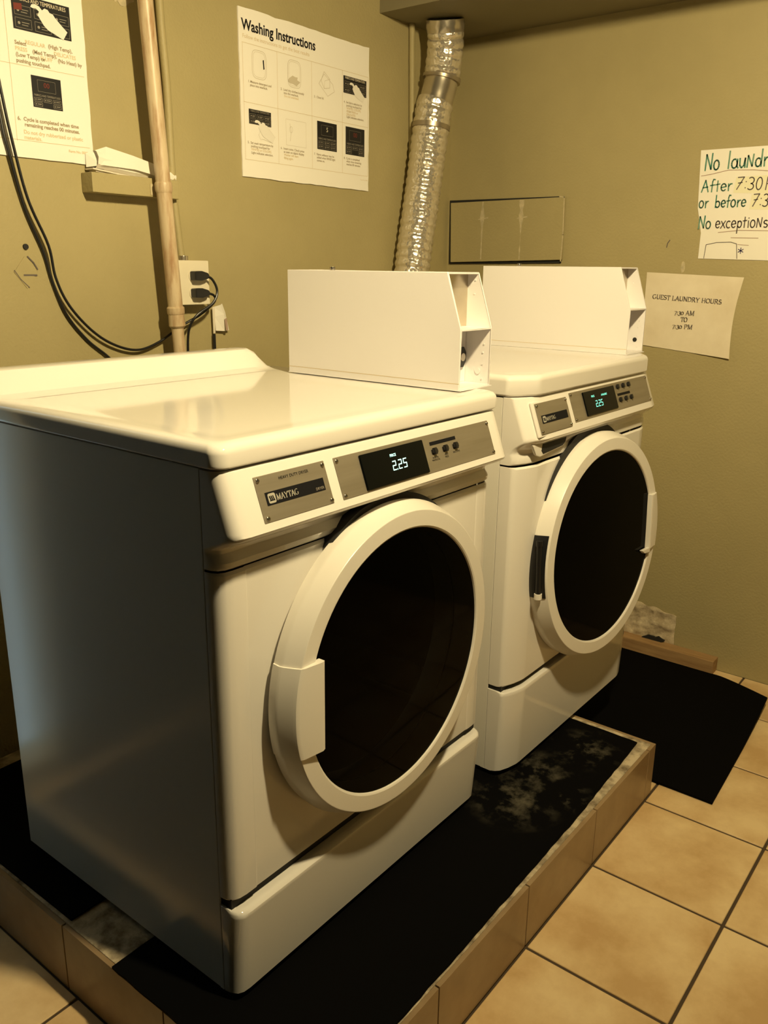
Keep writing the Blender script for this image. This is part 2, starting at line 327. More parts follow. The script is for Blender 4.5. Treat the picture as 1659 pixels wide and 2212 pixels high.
# broken plaster low on the right wall
rr = random.Random(4); out = [(-0.175, 0.008), (-0.150, 0.016), (-0.115, 0.012), (-0.085, 0.006), (-0.05, -0.002), (-0.020, -0.010), (-0.014, -0.045), (-0.018, -0.098), (-0.05, -0.112), (-0.09, -0.115), (-0.14, -0.112), (-0.178, -0.108), (-0.185, -0.05)]
pm = MB(); N = 26; rows = []
for j in range(N + 1):
    row = []
    for i in range(N + 1):
        a, b = -0.19 + 0.18 * i / N, -0.116 + 0.132 * j / N
        e = min(i, N - i, j, N - j) / 4.0
        top = 0.014 - 0.14 * (a + 0.17) * 0.9
        d = 0.010 * min(1, e) * (0.35 + noise.noise(Vector((a * 30, b * 30, 2))) + 0.4 * noise.noise(Vector((a * 80, b * 80, 5))))
        a = min(a, -0.017 + 0.007 * noise.noise(Vector((3.1, b * 45, 1)))); top += 0.006 * noise.noise(Vector((a * 45, 7.7, 2)))
        row.append(FR.p(a, min(b, top), 0.0015 + max(0.0, d)))
    rows.append(row)
pm.loft(rows).build('broken_plaster', 'plaster', wall_right)
MB().prism(FR, [(-0.13, -0.112), (-0.10, -0.094), (-0.078, -0.097), (-0.066, -0.090), (-0.045, -0.100), (-0.055, -0.108), (-0.09, -0.114)], 0.0, 0.013).build('hole', 'dark', wall_right, smooth=0)

# ------------------------------------------------------------------ ceiling lamp (out of frame, lights the room)
lamp = thing('ceiling_lamp', (LAMP[0], LAMP[1], CZ), 'ceiling lamp with an added dark conical shade and an upright glowing bulb over the machines', 'lamp')
MB().cyl(FG, LAMP[0], LAMP[1], 0.055, CZ - 0.022, CZ, 32).build('rose', 'ivory', lamp, 0.004)
MB().cyl(FG, LAMP[0], LAMP[1], 0.022, LAMP[2] + 0.055, CZ - 0.02, 24).build('socket', 'ivory', lamp, 0.002)
sh = MB(); sh.loft([[Vector((LAMP[0] + r * math.cos(2 * math.pi * i / 40), LAMP[1] + r * math.sin(2 * math.pi * i / 40), LAMP[2] + z)) for i in range(40)] for r, z in ((0.024, 0.075), (0.040, 0.068), (0.120, 0.012), (0.122, 0.008), (0.118, 0.010), (0.038, 0.064), (0.024, 0.070))], True)
sh.build('added_lamp_shade', 'wall_dim', lamp)  # shade added to keep the bulb's light off the ceiling
M['bulb'] = emit('glowing_bulb', LAMP_COL, LAMP_STRENGTH)
bl = MB(); prof_b = [(0.001, -0.075)] + [(LAMP_R * math.sin(math.radians(q)), -0.045 - 0.030 * math.cos(math.radians(q))) for q in (20, 40, 60, 80)] + [(LAMP_R, -0.045), (LAMP_R, 0.045), (0.015, 0.055)]
bl.loft([[Vector((LAMP[0] + r * math.cos(2 * math.pi * i / 24), LAMP[1] + r * math.sin(2 * math.pi * i / 24), LAMP[2] + z)) for i in range(24)] for r, z in prof_b], True, True)
bl.build('bulb', 'bulb', lamp, smooth=60)

# ------------------------------------------------------------------ tiled plinth
plinth = thing('plinth', (0.54, 0.3, FLOOR_Z), 'low concrete plinth faced with tan tiles under the machines', 'plinth')
T = 0.009
MB().box(FG, PX0 + T, PX1 - T, PY0 + T, 0.95, FLOOR_Z, TOP_Z - 0.0012).build('core', 'concrete', plinth, 0.002)
FF = Frame((0, PY0, 0), (1, 0, 0), (0, 0, 1)); FL = Frame((PX0, 0, 0), (0, -1, 0), (0, 0, 1)); FE = Frame((PX1, 0, 0), (0, 1, 0), (0, 0, 1))
seams = [PX0, 0.229, 0.525, 0.821, 1.1172, PX1]
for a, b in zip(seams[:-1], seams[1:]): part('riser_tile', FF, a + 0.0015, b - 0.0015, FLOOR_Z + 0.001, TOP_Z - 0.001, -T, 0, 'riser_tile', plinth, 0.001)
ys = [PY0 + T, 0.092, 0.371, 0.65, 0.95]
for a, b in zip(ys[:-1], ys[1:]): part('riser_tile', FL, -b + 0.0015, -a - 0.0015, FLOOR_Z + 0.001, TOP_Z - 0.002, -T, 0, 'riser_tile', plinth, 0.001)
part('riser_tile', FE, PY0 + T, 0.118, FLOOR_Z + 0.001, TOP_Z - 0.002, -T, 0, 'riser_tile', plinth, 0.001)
part('rear_block', FG, PX1 - T + 0.001, 1.47, 0.120, 0.95, FLOOR_Z, TOP_Z - 0.0012, 'concrete', plinth, 0.002)
# mats
def slab(name, pts, z0, z1, mat, label, jag=0.0):
    P = []
    for i, (a, b) in enumerate(pts):
        c, d = pts[(i + 1) % len(pts)]; k = max(1, int(math.hypot(c - a, d - b) / 0.02)) if jag else 1
        for q in range(k):
            t = q / k; x, y = a + (c - a) * t, b + (d - b) * t
            if q: x += random.uniform(-jag, jag); y += random.uniform(-jag, jag)
            P.append((x, y))
    return tag(MB().prism(FG, P, z0, z1).build(name, mat, smooth=0), label, 'mat')
slab('rubber_mat', [(-0.077, -0.206), (0.30, -0.203), (0.75, -0.196), (1.128, -0.180), (1.130, -0.02), (1.130, 0.122), (1.465, 0.122), (1.465, 0.24), (-0.077, 0.222)], TOP_Z, TOP_Z + 0.004, 'mat_dusty', 'long black rubber mat under both machines with dusty footmarks', 0.0012)
slab('rubber_mat', [(-0.060, 0.366), (1.46, 0.37), (1.46, 0.90), (-0.066, 0.90)], TOP_Z, TOP_Z + 0.004, 'mat', 'black rubber mat under the rear of the dryer')
slab('added_dark_runner', [(-2.3, -2.4), (-0.20, -2.4), (-0.20, 0.92), (-2.3, 0.92)], FLOOR_Z + 0.0002, FLOOR_Z + 0.005, 'mat', 'added unseen wide black rubber runner on the tiles beside the plinth end')  # added out of view to soak up light bouncing off the floor
# draped mat on the floor by the right wall
rows = []; NU = 14
ylist = [-0.352 + 0.464 * j / 24 for j in range(25)] + [0.1125] + [0.1125 + 0.29 * j / 8 for j in range(1, 9)]
for j, yl in enumerate(ylist):
    t = (yl + 0.352) / 0.395; row = []
    xl_ = 1.205 if j < 25 else 1.478
    xr_ = 1.785 + 0.112 * min(1, t / 0.5)
    for i in range(NU + 1):
        s = i / NU
        x = xl_ + (xr_ - xl_) * s; y = yl + 0.027 * s * max(0.0, 1 - t)
        z = FLOOR_Z + 0.0015
        lift = 0.030 * max(0, (s - 0.45) / 0.55) ** 1.6 * max(0, 1 - t / 0.5) ** 0.7
        z += lift
        row.append(Vector((x, y, z)))
    rows.append(row)
mm = MB(); mm.loft(rows); mm.loft([[p + Vector((0, 0, 0.006)) for p in r] for r in rows])
for e in ([r[0] for r in rows], [r[-1] for r in rows], rows[0], rows[-1]): mm.loft([e, [p + Vector((0, 0, 0.006)) for p in e]])
tag(mm.build('rubber_mat', 'mat'), 'black rubber mat on the floor between plinth and wooden batten', 'mat')
tag(part('wooden_batten', FG, 1.900, 1.949, -0.130, 0.42, FLOOR_Z + 0.0015, -0.108, 'wood', None, 0.002), 'raw wooden batten lying on the floor against the olive wall', 'wood batten')

# ------------------------------------------------------------------ machines
PL = math.hypot(0.033, 0.09)
def panel_frame(x0, dz): return Frame((x0, -0.002, 0.835 + dz), (1, 0, 0), (0, 0.033, 0.09))   # v is up the slope, so positions use -s
SEG = {'2': 'abged', '5': 'afgcd'}
def seg_digit(mb, F, u, v, w, h, ch, t, n):
    p = {'a': [(0, h), (w, h)], 'b': [(w, h), (w, h / 2)], 'c': [(w, h / 2), (w, 0)], 'd': [(0, 0), (w, 0)], 'e': [(0, h / 2), (0, 0)], 'f': [(0, h), (0, h / 2)], 'g': [(0, h / 2), (w, h / 2)]}
    for c in SEG[ch]:
        mb.ribbon(F, [(u + a + b * 0.12, v + b) for a, b in p[c]], t, n)
def plan(W, yf, ysm, prof): # plan outline of a front shell from left seam to right seam
    L = [(0, ysm)] + [(a, yf + b) for a, b in prof]
    return L + [(W - a, b) for a, b in reversed(L)]
PROF_D = [(0, 0.024), (0.0015, 0.014), (0.006, 0.006), (0.014, 0.0015), (0.026, 0), (0.046, 0.0), (0.049, 0.0015)]
PROF_W = [(0, 0.028), (0.002, 0.022), (0.008, 0.016), (0.030, 0.007), (0.055, 0.001), (0.068, 0)]
def shell(W, x0, ysm, prof, levels, cap=True):
    mb = MB(); rows = [[Vector((x0 + a, b, z)) for a, b in plan(W, yf, ysm, prof)] for z, yf in levels]
    mb.loft(rows)
    for r in (rows[0], rows[-1]): mb.face(r + [Vector((x0 + W, ysm + 0.01, r[0].z)), Vector((x0, ysm + 0.01, r[0].z))])
    return mb
def front_with_hole(W, x0, ysm, prof, yf, z0, z1, cx, cz, R, lip=0.04):
    mb = MB(); xa = prof[-1][0]; bev = 0.004; K = 96
    yfl = yf + prof[-1][1]
    lv = [(z0, yf + bev), (z0 + bev, yf), (z1 - bev, yf), (z1, yf + bev)]
    L = [(0, ysm)]
    for side in (0, 1):
        rows = []
        for z, y in lv:
            pts = [(0, ysm)] + [(a, y + b) for a, b in prof]
            rows.append([Vector((x0 + (W - a if side else a), b, z)) for a, b in pts])
        mb.loft(rows)
    xl, xr = x0 + xa, x0 + W - xa
    for (za, ya), (zb, yb) in ((lv[0], lv[1]), (lv[2], lv[3])):
        o = prof[-1][1]; mb.face([(xl, ya + o, za), (xr, ya + o, za), (xr, yb + o, zb), (xl, yb + o, zb)])
    zl, zh = z0 + bev, z1 - bev
    ang = sorted(set([2 * math.pi * i / K for i in range(K)] + [math.atan2(z - cz, x - cx) % (2 * math.pi) for x in (xl, xr) for z in (zl, zh)]))
    ins, outs, backs = [], [], []
    for a in ang:
        c, s = math.cos(a), math.sin(a)
        t = min([((xr if c > 0 else xl) - cx) / c if abs(c) > 1e-9 else 9e9, ((zh if s > 0 else zl) - cz) / s if abs(s) > 1e-9 else 9e9])
        ins.append(Vector((cx + R * c, yfl, cz + R * s))); outs.append(Vector((cx + t * c, yfl, cz + t * s))); backs.append(Vector((cx + R * c, yfl + lip, cz + R * s)))
    mb.loft([backs, ins, outs], True)
    return mb
def door_frame(cx, cy, cz, rotz=0.0, rotx=0.0):
    mt = Matrix.Translation((cx, cy, cz)) @ Matrix.Rotation(rotz, 4, 'Z') @ Matrix.Rotation(rotx, 4, 'X')
    return lambda p: mt @ Vector(p)
RING = [(0.222, 0.014), (0.2265, 0.0015), (0.229, 0.0), (0.2540, 0.0), (0.2552, 0.0004), (0.2562, 0.0014), (0.2662, 0.024), (0.268, 0.030), (0.2665, 0.044), (0.258, 0.047), (0.222, 0.047), (0.222, 0.014)]
def handle_mesh(xf, sign, zlo, zhi, inner):
    mb = MB(); rows = []; n = 14; c = 0.010
    for j in range(n + 1):
        z = zlo + (zhi - zlo) * j / n
        x = lambda r: sign * math.sqrt(max(r * r - z * z, 1e-9))
        e = min(1.0, min(j, n - j) / 1.0)
        rows.append([xf((x(0.262), 0.046, z)), xf((x(0.2690), 0.043, z)), xf((x(0.2705), 0.030, z)), xf((x(0.2690), 0.0235, z)), xf((x(0.2605), 0.004 , z)), xf((x(0.2575), -0.001, z)), xf((x(0.252), -0.004, z)),
                     xf((sign * (inner + 0.006), -0.009, z)), xf((sign * inner, -0.007, z)), xf((sign * inner, 0.004, z)), xf((x(0.235), 0.010, z))])
    mb.loft(rows, True, True); return mb
def screws(F, pts, parent, r=0.0042):
    for u, s in pts:
        mb = MB(); mb.cyl(F, u, -s, r, 0.001, 0.0042, 14, r * 0.75); o = mb.build('screw', 'screw', parent, 0.0006)
        MB().cyl(F, u, -s, r * 0.34, 0.0040, 0.0046, 6).build('screw_socket', 'dark', parent)
def arcsector(cx, cz, r0, fr, a0, a1, y0, y1, k=40):
    mb = MB(); rin, rout, rb = [], [], []
    for i in range(k + 1):
        t = i / k; a = math.radians(a0 + (a1 - a0) * t); ro = r0 + fr(t)
        rin.append(Vector((cx + (r0 - 0.03) * math.cos(a), y0, cz + (r0 - 0.03) * math.sin(a)))); rout.append(Vector((cx + ro * math.cos(a), y0, cz + ro * math.sin(a))))
        rb.append(Vector((cx + ro * math.cos(a), y1, cz + ro * math.sin(a))))
    return mb.loft([rin, rout, rb])
NIB = lambda h: (0.045 * h, 0.17 * h, math.radians(12))
S_ = lambda x: [(x, 0), (x, 1)]
SERIF = {  # advance, strokes, serif points
 'G': (0.95, [arc(.48, .5, .42, .5, 55, 315), [(.78, .14), (.78, .42)]], [(.76, .42)]), 'U': (0.92, [[(.16, 1), (.16, .3)] + arc(.46, .3, .30, .3, 180, 360), [(.76, .3), (.76, 1)]], [(.16, 1), (.76, 1)]),
 'E': (0.80, [S_(.18), [(.18, 1), (.70, 1), (.70, .82)], [(.18, .52), (.55, .52)], [(.18, 0), (.72, 0), (.72, .2)]], [(.15, 0), (.15, 1)]),
 'S': (0.72, [arc(.36, .75, .24, .25, 40, 270) + arc(.36, .26, .28, .26, 90, -140)], []), 'T': (0.80, [S_(.40), [(.06, .82), (.06, 1), (.74, 1), (.74, .82)]], [(.40, 0)]),
 'L': (0.78, [S_(.18), [(.18, 0), (.70, 0), (.70, .22)]], [(.18, 0), (.18, 1)]), 'A': (0.92, [[(.10, 0), (.44, 1)], [(.44, 1), (.80, 0)], [(.24, .36), (.66, .36)]], [(.10, 0), (.80, 0)]),
 'N': (0.95, [S_(.16), [(.16, 1), (.78, 0)], S_(.78)], [(.16, 0), (.14, 1), (.78, 1)]), 'D': (0.95, [S_(.18), [(.18, 1), (.42, 1)] + arc(.42, .5, .40, .5, 90, -90) + [(.18, 0)]], [(.16, 0), (.16, 1)]),
 'R': (0.90, [S_(.18), [(.18, 1), (.40, 1)] + arc(.40, .75, .26, .25, 90, -90) + [(.18, .5)], [(.42, .5), (.80, 0)]], [(.18, 0), (.16, 1), (.80, 0)]),
 'Y': (0.88, [[(.08, 1), (.42, .48)], [(.42, .48), (.76, 1)], [(.42, .48), (.42, 0)]], [(.08, 1), (.76, 1), (.42, 0)]), 'H': (0.98, [S_(.18), S_(.78), [(.18, .52), (.78, .52)]], [(.18, 0), (.18, 1), (.78, 0), (.78, 1)]),
 'O': (0.95, [arc(.46, .5, .40, .5, 0, 360, 20)], []), 'P': (0.80, [S_(.18), [(.18, 1), (.40, 1)] + arc(.40, .74, .28, .26, 90, -90) + [(.18, .48)]], [(.18, 0), (.16, 1)]),
 'M': (1.12, [[(.18, 0), (.18, 1)], [(.18, 1), (.54, 0.05)], [(.54, 0.05), (.92, 1)], S_(.92)], [(.18, 0), (.14, 1), (.92, 0), (.95, 1)]),
 '7': (0.66, [[(.10, .70), (.58, .70), (.26, -.22)]], []), '3': (0.62, [arc(.28, .50, .22, .22, 140, -80), arc(.26, .06, .27, .26, 80, -140)], []), '0': (0.68, [arc(.33, .34, .27, .35, 0, 360, 16)], []),
 ':': (0.30, [[(.12, .50), (.12, .58)], [(.12, .04), (.12, .12)]], []), ' ': (0.42, [], [])}
def serif_text(mb, F, u, v, h, s, n, rot=0.0, wide=1.0):
    cr, sr = math.cos(rot), math.sin(rot); x = 0
    for ch in s:
        adv, st, sf = SERIF[ch]
        tr = lambda p: (u + (x + p[0] * wide * h) * cr - p[1] * h * sr, v + (x + p[0] * wide * h) * sr + p[1] * h * cr)
        for poly in st: mb.ribbon(F, [tr(p) for p in poly], 0, n, NIB(h))
        for (a, b) in sf: mb.ribbon(F, [tr((a - .13, b)), tr((a + .13, b))], 0.05 * h, n)
        x += adv * h * wide
    return x
def serif_len(s, h, wide=1.0): return sum(SERIF[c][0] for c in s) * h * wide

def nameplate(root, F, u0, u1, s0, s1, scr, band, title, foot):
    p = part('name_plate', F, u0, u1, -s1, -s0, 0.0, 0.0022, 'plate', root, 0.0012)
    p['label'] = 'brushed metal name plate with dark brand band'
    b = MB(); b.poly(F, [(band[0], -band[2]), (band[1], -band[2]), (band[1], -band[3]), (band[0], -band[3])], 0.0026); b.build('brand_band', 'print_dark', p, smooth=0)
    w = MB(); bw = band[1] - band[0]; bh = band[3] - band[2]
    lx, ly = band[0] + 0.0035, -band[3] + 0.0022; ls = bh - 0.0044
    sq = [(lx + ls * 0.5 + ls * 0.5 * (abs(math.cos(a)) ** 0.35) * math.copysign(1, math.cos(a)), ly + ls * 0.5 + ls * 0.5 * (abs(math.sin(a)) ** 0.35) * math.copysign(1, math.sin(a))) for a in [2 * math.pi * i / 32 for i in range(32)]]
    w.poly(F, sq, 0.0030)
    serif_text(w, F, lx + ls + 0.0015, -band[3] + bh * 0.26, bh * 0.44, 'MAYTAG', 0.0030, 0, 0.95)
    w.build('brand_lettering', 'silver_print', p, smooth=0)
    e = MB()
    for q in range(3): e.ribbon(F, [(lx + ls * (0.20 + 0.22 * q), ly + ls * 0.72), (lx + ls * (0.32 + 0.22 * q), ly + ls * 0.28)], ls * 0.13, 0.0034)
    e.ribbon(F, [(lx + ls * 0.16, ly + ls * 0.28), (lx + ls * 0.84, ly + ls * 0.28)], ls * 0.07, 0.0034)
    e.build('brand_emblem', 'print_dark', p, smooth=0)
    if title[0]: text('plate_lettering', F, title[1], -title[2], title[3], title[0], 'print_dark', p, 0.0026, 0.0)
    if foot: text('plate_lettering', F, foot[1], -foot[2], foot[3], foot[0], foot[4], p, 0.0031)
    screws(F, scr, p)
    return p

def make_dryer():
    W, x0, ysm, D = 0.683, 0.0, 0.034, 0.601
    root = thing('dryer', (W / 2, 0.3, TOP_Z + 0.004), 'white dryer with closed round door nearest the power outlet', 'dryer')
    F0 = Frame((0, 0, 0), (1, 0, 0), (0, 0, 1))
    # cabinet: open-front steel box with rounded rear edges
    cb = MB(); t = 0.003
    cb.box(FG, 0, t, ysm + 0.001, D, 0, 0.838).box(FG, W - t, W, ysm + 0.001, D, 0, 0.838).box(FG, t, W - t, D - t, D, 0, 0.838).box(FG, t, W - t, ysm + 0.001, D - t, 0, 0.003)
    cb.build('cabinet', 'white_side', root, 0.0012)
    for (a, b) in ((0.05, 0.06), (0.63, 0.06), (0.05, 0.55), (0.63, 0.55)): MB().cyl(FG, a, b, 0.02, TOP_Z + 0.0042, 0.001, 16).build('foot', 'black_plastic', root, 0.002)
    cx, cz = 0.3415, 0.463
    front_with_hole(W, x0, ysm, PROF_D, 0.004, 0.1755, 0.697, cx, cz, 0.225).build('front_panel', 'white', root)
    shell(W, x0, ysm, PROF_D[:-1], [(0.0, 0.012), (0.004, 0.004), (0.148, -0.007), (0.154, -0.006), (0.158, -0.002), (0.1600, 0.005)]).build('kick_panel', 'white', root)
    part('seam_shade_strip', FG, 0.004, W - 0.004, 0.014, 0.05, 0.15, 0.18, 'dark', root)  # dark strip, its colour stands for the shade in the panel seam
    lv = [(0.7005, 0.007), (0.704, 0.003), (0.711, 0.002), (0.7175, 0.006), (0.723, 0.010), (0.729, 0.008), (0.738, -0.010), (0.745, -0.026), (0.7485, -0.0315), (0.753, -0.0335), (0.758, -0.0315), (0.834, -0.0035), (0.8365, 0.0)]
    shell(W, x0, ysm, PROF_D[:-2], lv).build('control_fascia', 'white', root)
    # lid with upstand at the back
    Z0, Z1 = 0.8395, 0.873
    lid = MB(); k = 8
    def rr_(x_0, x_1, y_0, y_1, r, n=6):
        o = []
        for (cx_, cy_, a0) in ((x_1 - r, y_1 - r, 0), (x_0 + r, y_1 - r, 90), (x_0 + r, y_0 + r, 180), (x_1 - r, y_0 + r, 270)):
            o += arc(cx_, cy_, r, r, a0, a0 + 90, n)
        return o
    def lidrow(ins, z): return [Vector((a, b, z)) for a, b in rr_(-0.004 + ins, W + 0.004 - ins, -0.006 + ins, D + 0.012 - ins, 0.020)]
    lid.loft([lidrow(0.004, Z0), lidrow(0.0005, Z0 + 0.003), lidrow(0.0, Z0 + 0.006), lidrow(0.0, Z1 - 0.014), lidrow(0.0015, Z1 - 0.008), lidrow(0.005, Z1 - 0.003), lidrow(0.011, Z1 - 0.0005), lidrow(0.020, Z1 + 0.0005), lidrow(0.040, Z1 - 0.001), lidrow(0.06, Z1 - 0.0015)], True, True)
    lid.build('lid', 'white', root)
    us = MB(); rows = []
    for i in range(41):
        x = -0.003 + 0.66 * i / 40; e = max(0.0, (x - 0.590) / 0.067); hgt = 0.046 * (1 - (3 * e * e - 2 * e ** 3)) + 0.0003
        l = min(1.0, (x + 0.003) / 0.012); hgt *= 0.80 + 0.20 * math.sin(l * math.pi / 2)
        rows.append([Vector((x, y, Z1 - 0.0012 + z)) for y, z in ((0.530, 0.0), (0.545, 0.0012 * hgt / .046), (0.556, hgt * 0.14), (0.563, hgt * 0.42), (0.568, hgt * 0.80), (0.573, hgt * 0.95), (0.580, hgt), (0.606, hgt), (0.611, hgt * 0.93), (0.613, hgt * 0.8), (0.613, 0.0 if hgt > .01 else 0))])
    us.loft(rows, False, True); us.build('upstand', 'white', root)
    # drum
    dm = MB(); xf = lambda p: p + Vector((cx, 0, cz))
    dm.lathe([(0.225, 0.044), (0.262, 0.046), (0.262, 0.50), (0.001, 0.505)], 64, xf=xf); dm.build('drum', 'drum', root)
    for q in range(3):
        a = math.radians(-38 + 120 * q); c, s = math.cos(a), math.sin(a)
        FV = Frame((cx + 0.262 * c, 0, cz + 0.262 * s), (-s, 0, c), (0, 1, 0))
        sg = 1 if FV.n.dot(Vector((-c, 0, -s))) > 0 else -1
        MB().prism(FV, [(-0.03, 0.05), (0.03, 0.05), (0.03, 0.49), (-0.03, 0.49)], 0, 0.04 * sg).build('baffle', 'drum', root, 0.012)
    # door
    dx = door_frame(cx, -0.048, cz)
    door = MB().lathe(RING, 112, xf=lambda p: dx(p)).build('door', 'plastic', root, smooth=25)
    gl = MB(); gl.lathe([(0.2275, 0.0045), (0.20, 0.0035), (0.10, 0.001), (0.0005, 0.0)], 80, xf=lambda p: dx(p)); gl.build('door_glass', 'tinted_glass', door)
    handle_mesh(dx, -1, -0.066, 0.079, 0.2025).build('door_handle', 'plastic', door, smooth=30)
    MB().lathe([(0.250, 0.0475), (0.250, 0.0505), (0.222, 0.0505)], 80, xf=lambda p: dx(p)).build('door_gasket', 'rubber_gasket', door)
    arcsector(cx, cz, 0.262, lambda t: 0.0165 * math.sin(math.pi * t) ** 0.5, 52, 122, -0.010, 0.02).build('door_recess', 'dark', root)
    # control plates
    F = panel_frame(0, 0)
    nameplate(root, F, 0.0527, 0.1905, 0.0136, 0.0770, [(0.0585, 0.0192), (0.185, 0.0193), (0.1861, 0.0715), (0.0600, 0.0712)], (0.0652, 0.1795, 0.037, 0.055), ('HEAVY DUTY DRYER', 0.0965, 0.0245, 0.0062), ('DRYER', 0.160, 0.0525, 0.0055, 'print_grey'))
    p = part('control_plate', F, 0.2105, 0.6366, -0.0772, -0.0136, 0.0, 0.0022, 'plate', root, 0.0012)
    p['label'] = 'brushed metal control plate with black price display'
    screws(F, [(0.2160, 0.0192), (0.2160, 0.0718), (0.6315, 0.0190), (0.6315, 0.0722)], p)
    d = part('display', F, 0.2648, 0.4264, -0.0742, -0.0190, 0.002, 0.0055, 'display', p, 0.002)
    g = MB()
    for i, ch in enumerate('225'): seg_digit(g, F, 0.3345 + i * 0.0128 + (0.002 if i else 0), -0.0547, 0.0075, 0.0135, ch, 0.0016, 0.0060)
    g.ribbon(F, [(0.3446, -0.0552), (0.3452, -0.0540)], 0.0018, 0.0060); g.build('price_digits', 'led', d, smooth=0)
    text('display_lettering', F, 0.3335, -0.0335, 0.0060, 'PRICE', 'led', d, 0.0060, 0.0001)
    b = MB(); b.poly(F, [(0.4466, -0.0325), (0.5232, -0.0325), (0.5232, -0.0265), (0.4466, -0.0265)], 0.0026); b.build('button_heading', 'print_dark', p, smooth=0)
    for i, x in enumerate((0.4540, 0.4862, 0.5170)):
        q = MB(); q.box(F, x - 0.0075, x + 0.0075, -0.0462, -0.0392, 0.002, 0.0062); q.box(F, x - 0.0040, x + 0.0040, -0.0485, -0.0370, 0.002, 0.0075); q.build('button', 'black_plastic', p, 0.0012)
        text('button_lettering', F, x, -0.0545, 0.0042, ['NORMAL\nWHITE/COL', 'PERM\nPRESS', 'DELICATES'][i], 'print_dark', p, 0.0026, align='CENTER')
    # coin box
    coin_box(root, 0.614, 0.722, 0.041, 0.473, Z1 + 0.0008, 1.083)
    return root

def coin_box(root, xa, xb, yf, yb, z0, z1):
    t = 0.0035; zs = z0 + (z1 - z0) * 0.525; yt = yf + 0.033
    side = [(yf, z0), (yb, z0), (yb, z1), (yt, z1), (yf, zs)]
    FX = Frame((0, 0, 0), (0, 1, 0), (0, 0, 1))     # u = y, v = z, n = x
    mb = MB(); mb.prism(FX, side, xa, xa + t); mb.prism(FX, side, xb - t, xb)
    mb.prism(FX, [(yt, z1 - t), (yb, z1 - t), (yb, z1), (yt, z1)], xa + t, xb - t)
    mb.prism(FX, [(yb - t, z0), (yb, z0), (yb, z1 - t), (yb - t, z1 - t)], xa + t, xb - t)
    mb.prism(FX, [(yf, z0), (yb - t, z0), (yb - t, z0 + t), (yf, z0 + t)], xa + t, xb - t)
    mb.prism(FX, [(yf, zs - t), (yf + 0.065, zs - t), (yf + 0.065, zs), (yf, zs)], xa + t, xb - t)
    mb.prism(FX, [(yf + 0.055, z0 + t), (yf + 0.058, z0 + t), (yf + 0.058, zs - t), (yf + 0.055, zs - t)], xa + t, xb - t)
    box = mb.build('coin_box', 'white_box', root, 0.0008, 0, 1)
    box['label'] = 'white steel coin box with open front slots'
    MB().prism(FX, [(yf + 0.056, zs), (yf + 0.059, zs), (yf + 0.059, z1 - t), (yf + 0.056, z1 - t)], xa + t, xb - t).build('coin_slide_plate', 'steel', box)
    FF_ = Frame((0, yf + 0.055, 0), (1, 0, 0), (0, 0, 1))
    lk = MB(); lx, lz = xa + 0.086, z0 + 0.052
    lk.prism(FF_, [(lx + 0.015 * math.cos(a), lz + 0.021 * math.sin(a)) for a in [2 * math.pi * i / 8 + math.pi / 8 for i in range(8)]], -0.001, 0.005); l = lk.build('lock', 'black_plastic', box, 0.001)
    MB().cyl(FF_, lx, lz, 0.008, 0.004, 0.0075, 20).build('lock_barrel', 'screw', l, 0.001)
    MB().cyl(FG, xa + 0.045, yb - 0.085, 0.006, z1 - 0.0005, z1 + 0.007, 14).build('bolt', 'screw', box, 0.001)
    FX2 = Frame((xb - t, 0, 0), (0, -1, 0), (0, 0, 1))
    for (y, z, r) in ((yf + 0.014, z0 + 0.078, 0.0016), (yf + 0.016, z0 + 0.062, 0.0016), (yf + 0.016, z0 + 0.040, 0.0016), (yf + 0.016, z0 + 0.012, 0.0016), (yt + 0.006, z1 - 0.014, 0.0016), (yf + 0.040, z0 + 0.17, 0.0014)):
        MB().cyl(FX2, -y, z, r, -0.0003, 0.0008, 10).build('rivet', 'white_box', box)
    if xa > 1: MB().cyl(FX2, -(yf + 0.022), z0 + 0.03, 0.0055, -0.0003, 0.0006, 16).build('knockout', 'dark', box)
    else: MB().cyl(FX2, -(yf + 0.026), z0 + 0.026, 0.006, -0.0003, 0.0008, 16).build('knockout', 'white_box', box)
    # lower base flange
    MB().box(FG, xa - 0.0015, xb + 0.0015, yf - 0.004, yb, z0 - 0.0005, z0 + 0.0012).build('base_flange', 'white_box', box)
    MB().ribbon(Frame((xa, 0, 0), (0, -1, 0), (0, 0, 1)), [(-yb, z0 + 0.0125), (-yf, z0 + 0.0125)], 0.0011, 0.0002).build('fold_line', 'print_faint', box, smooth=0)

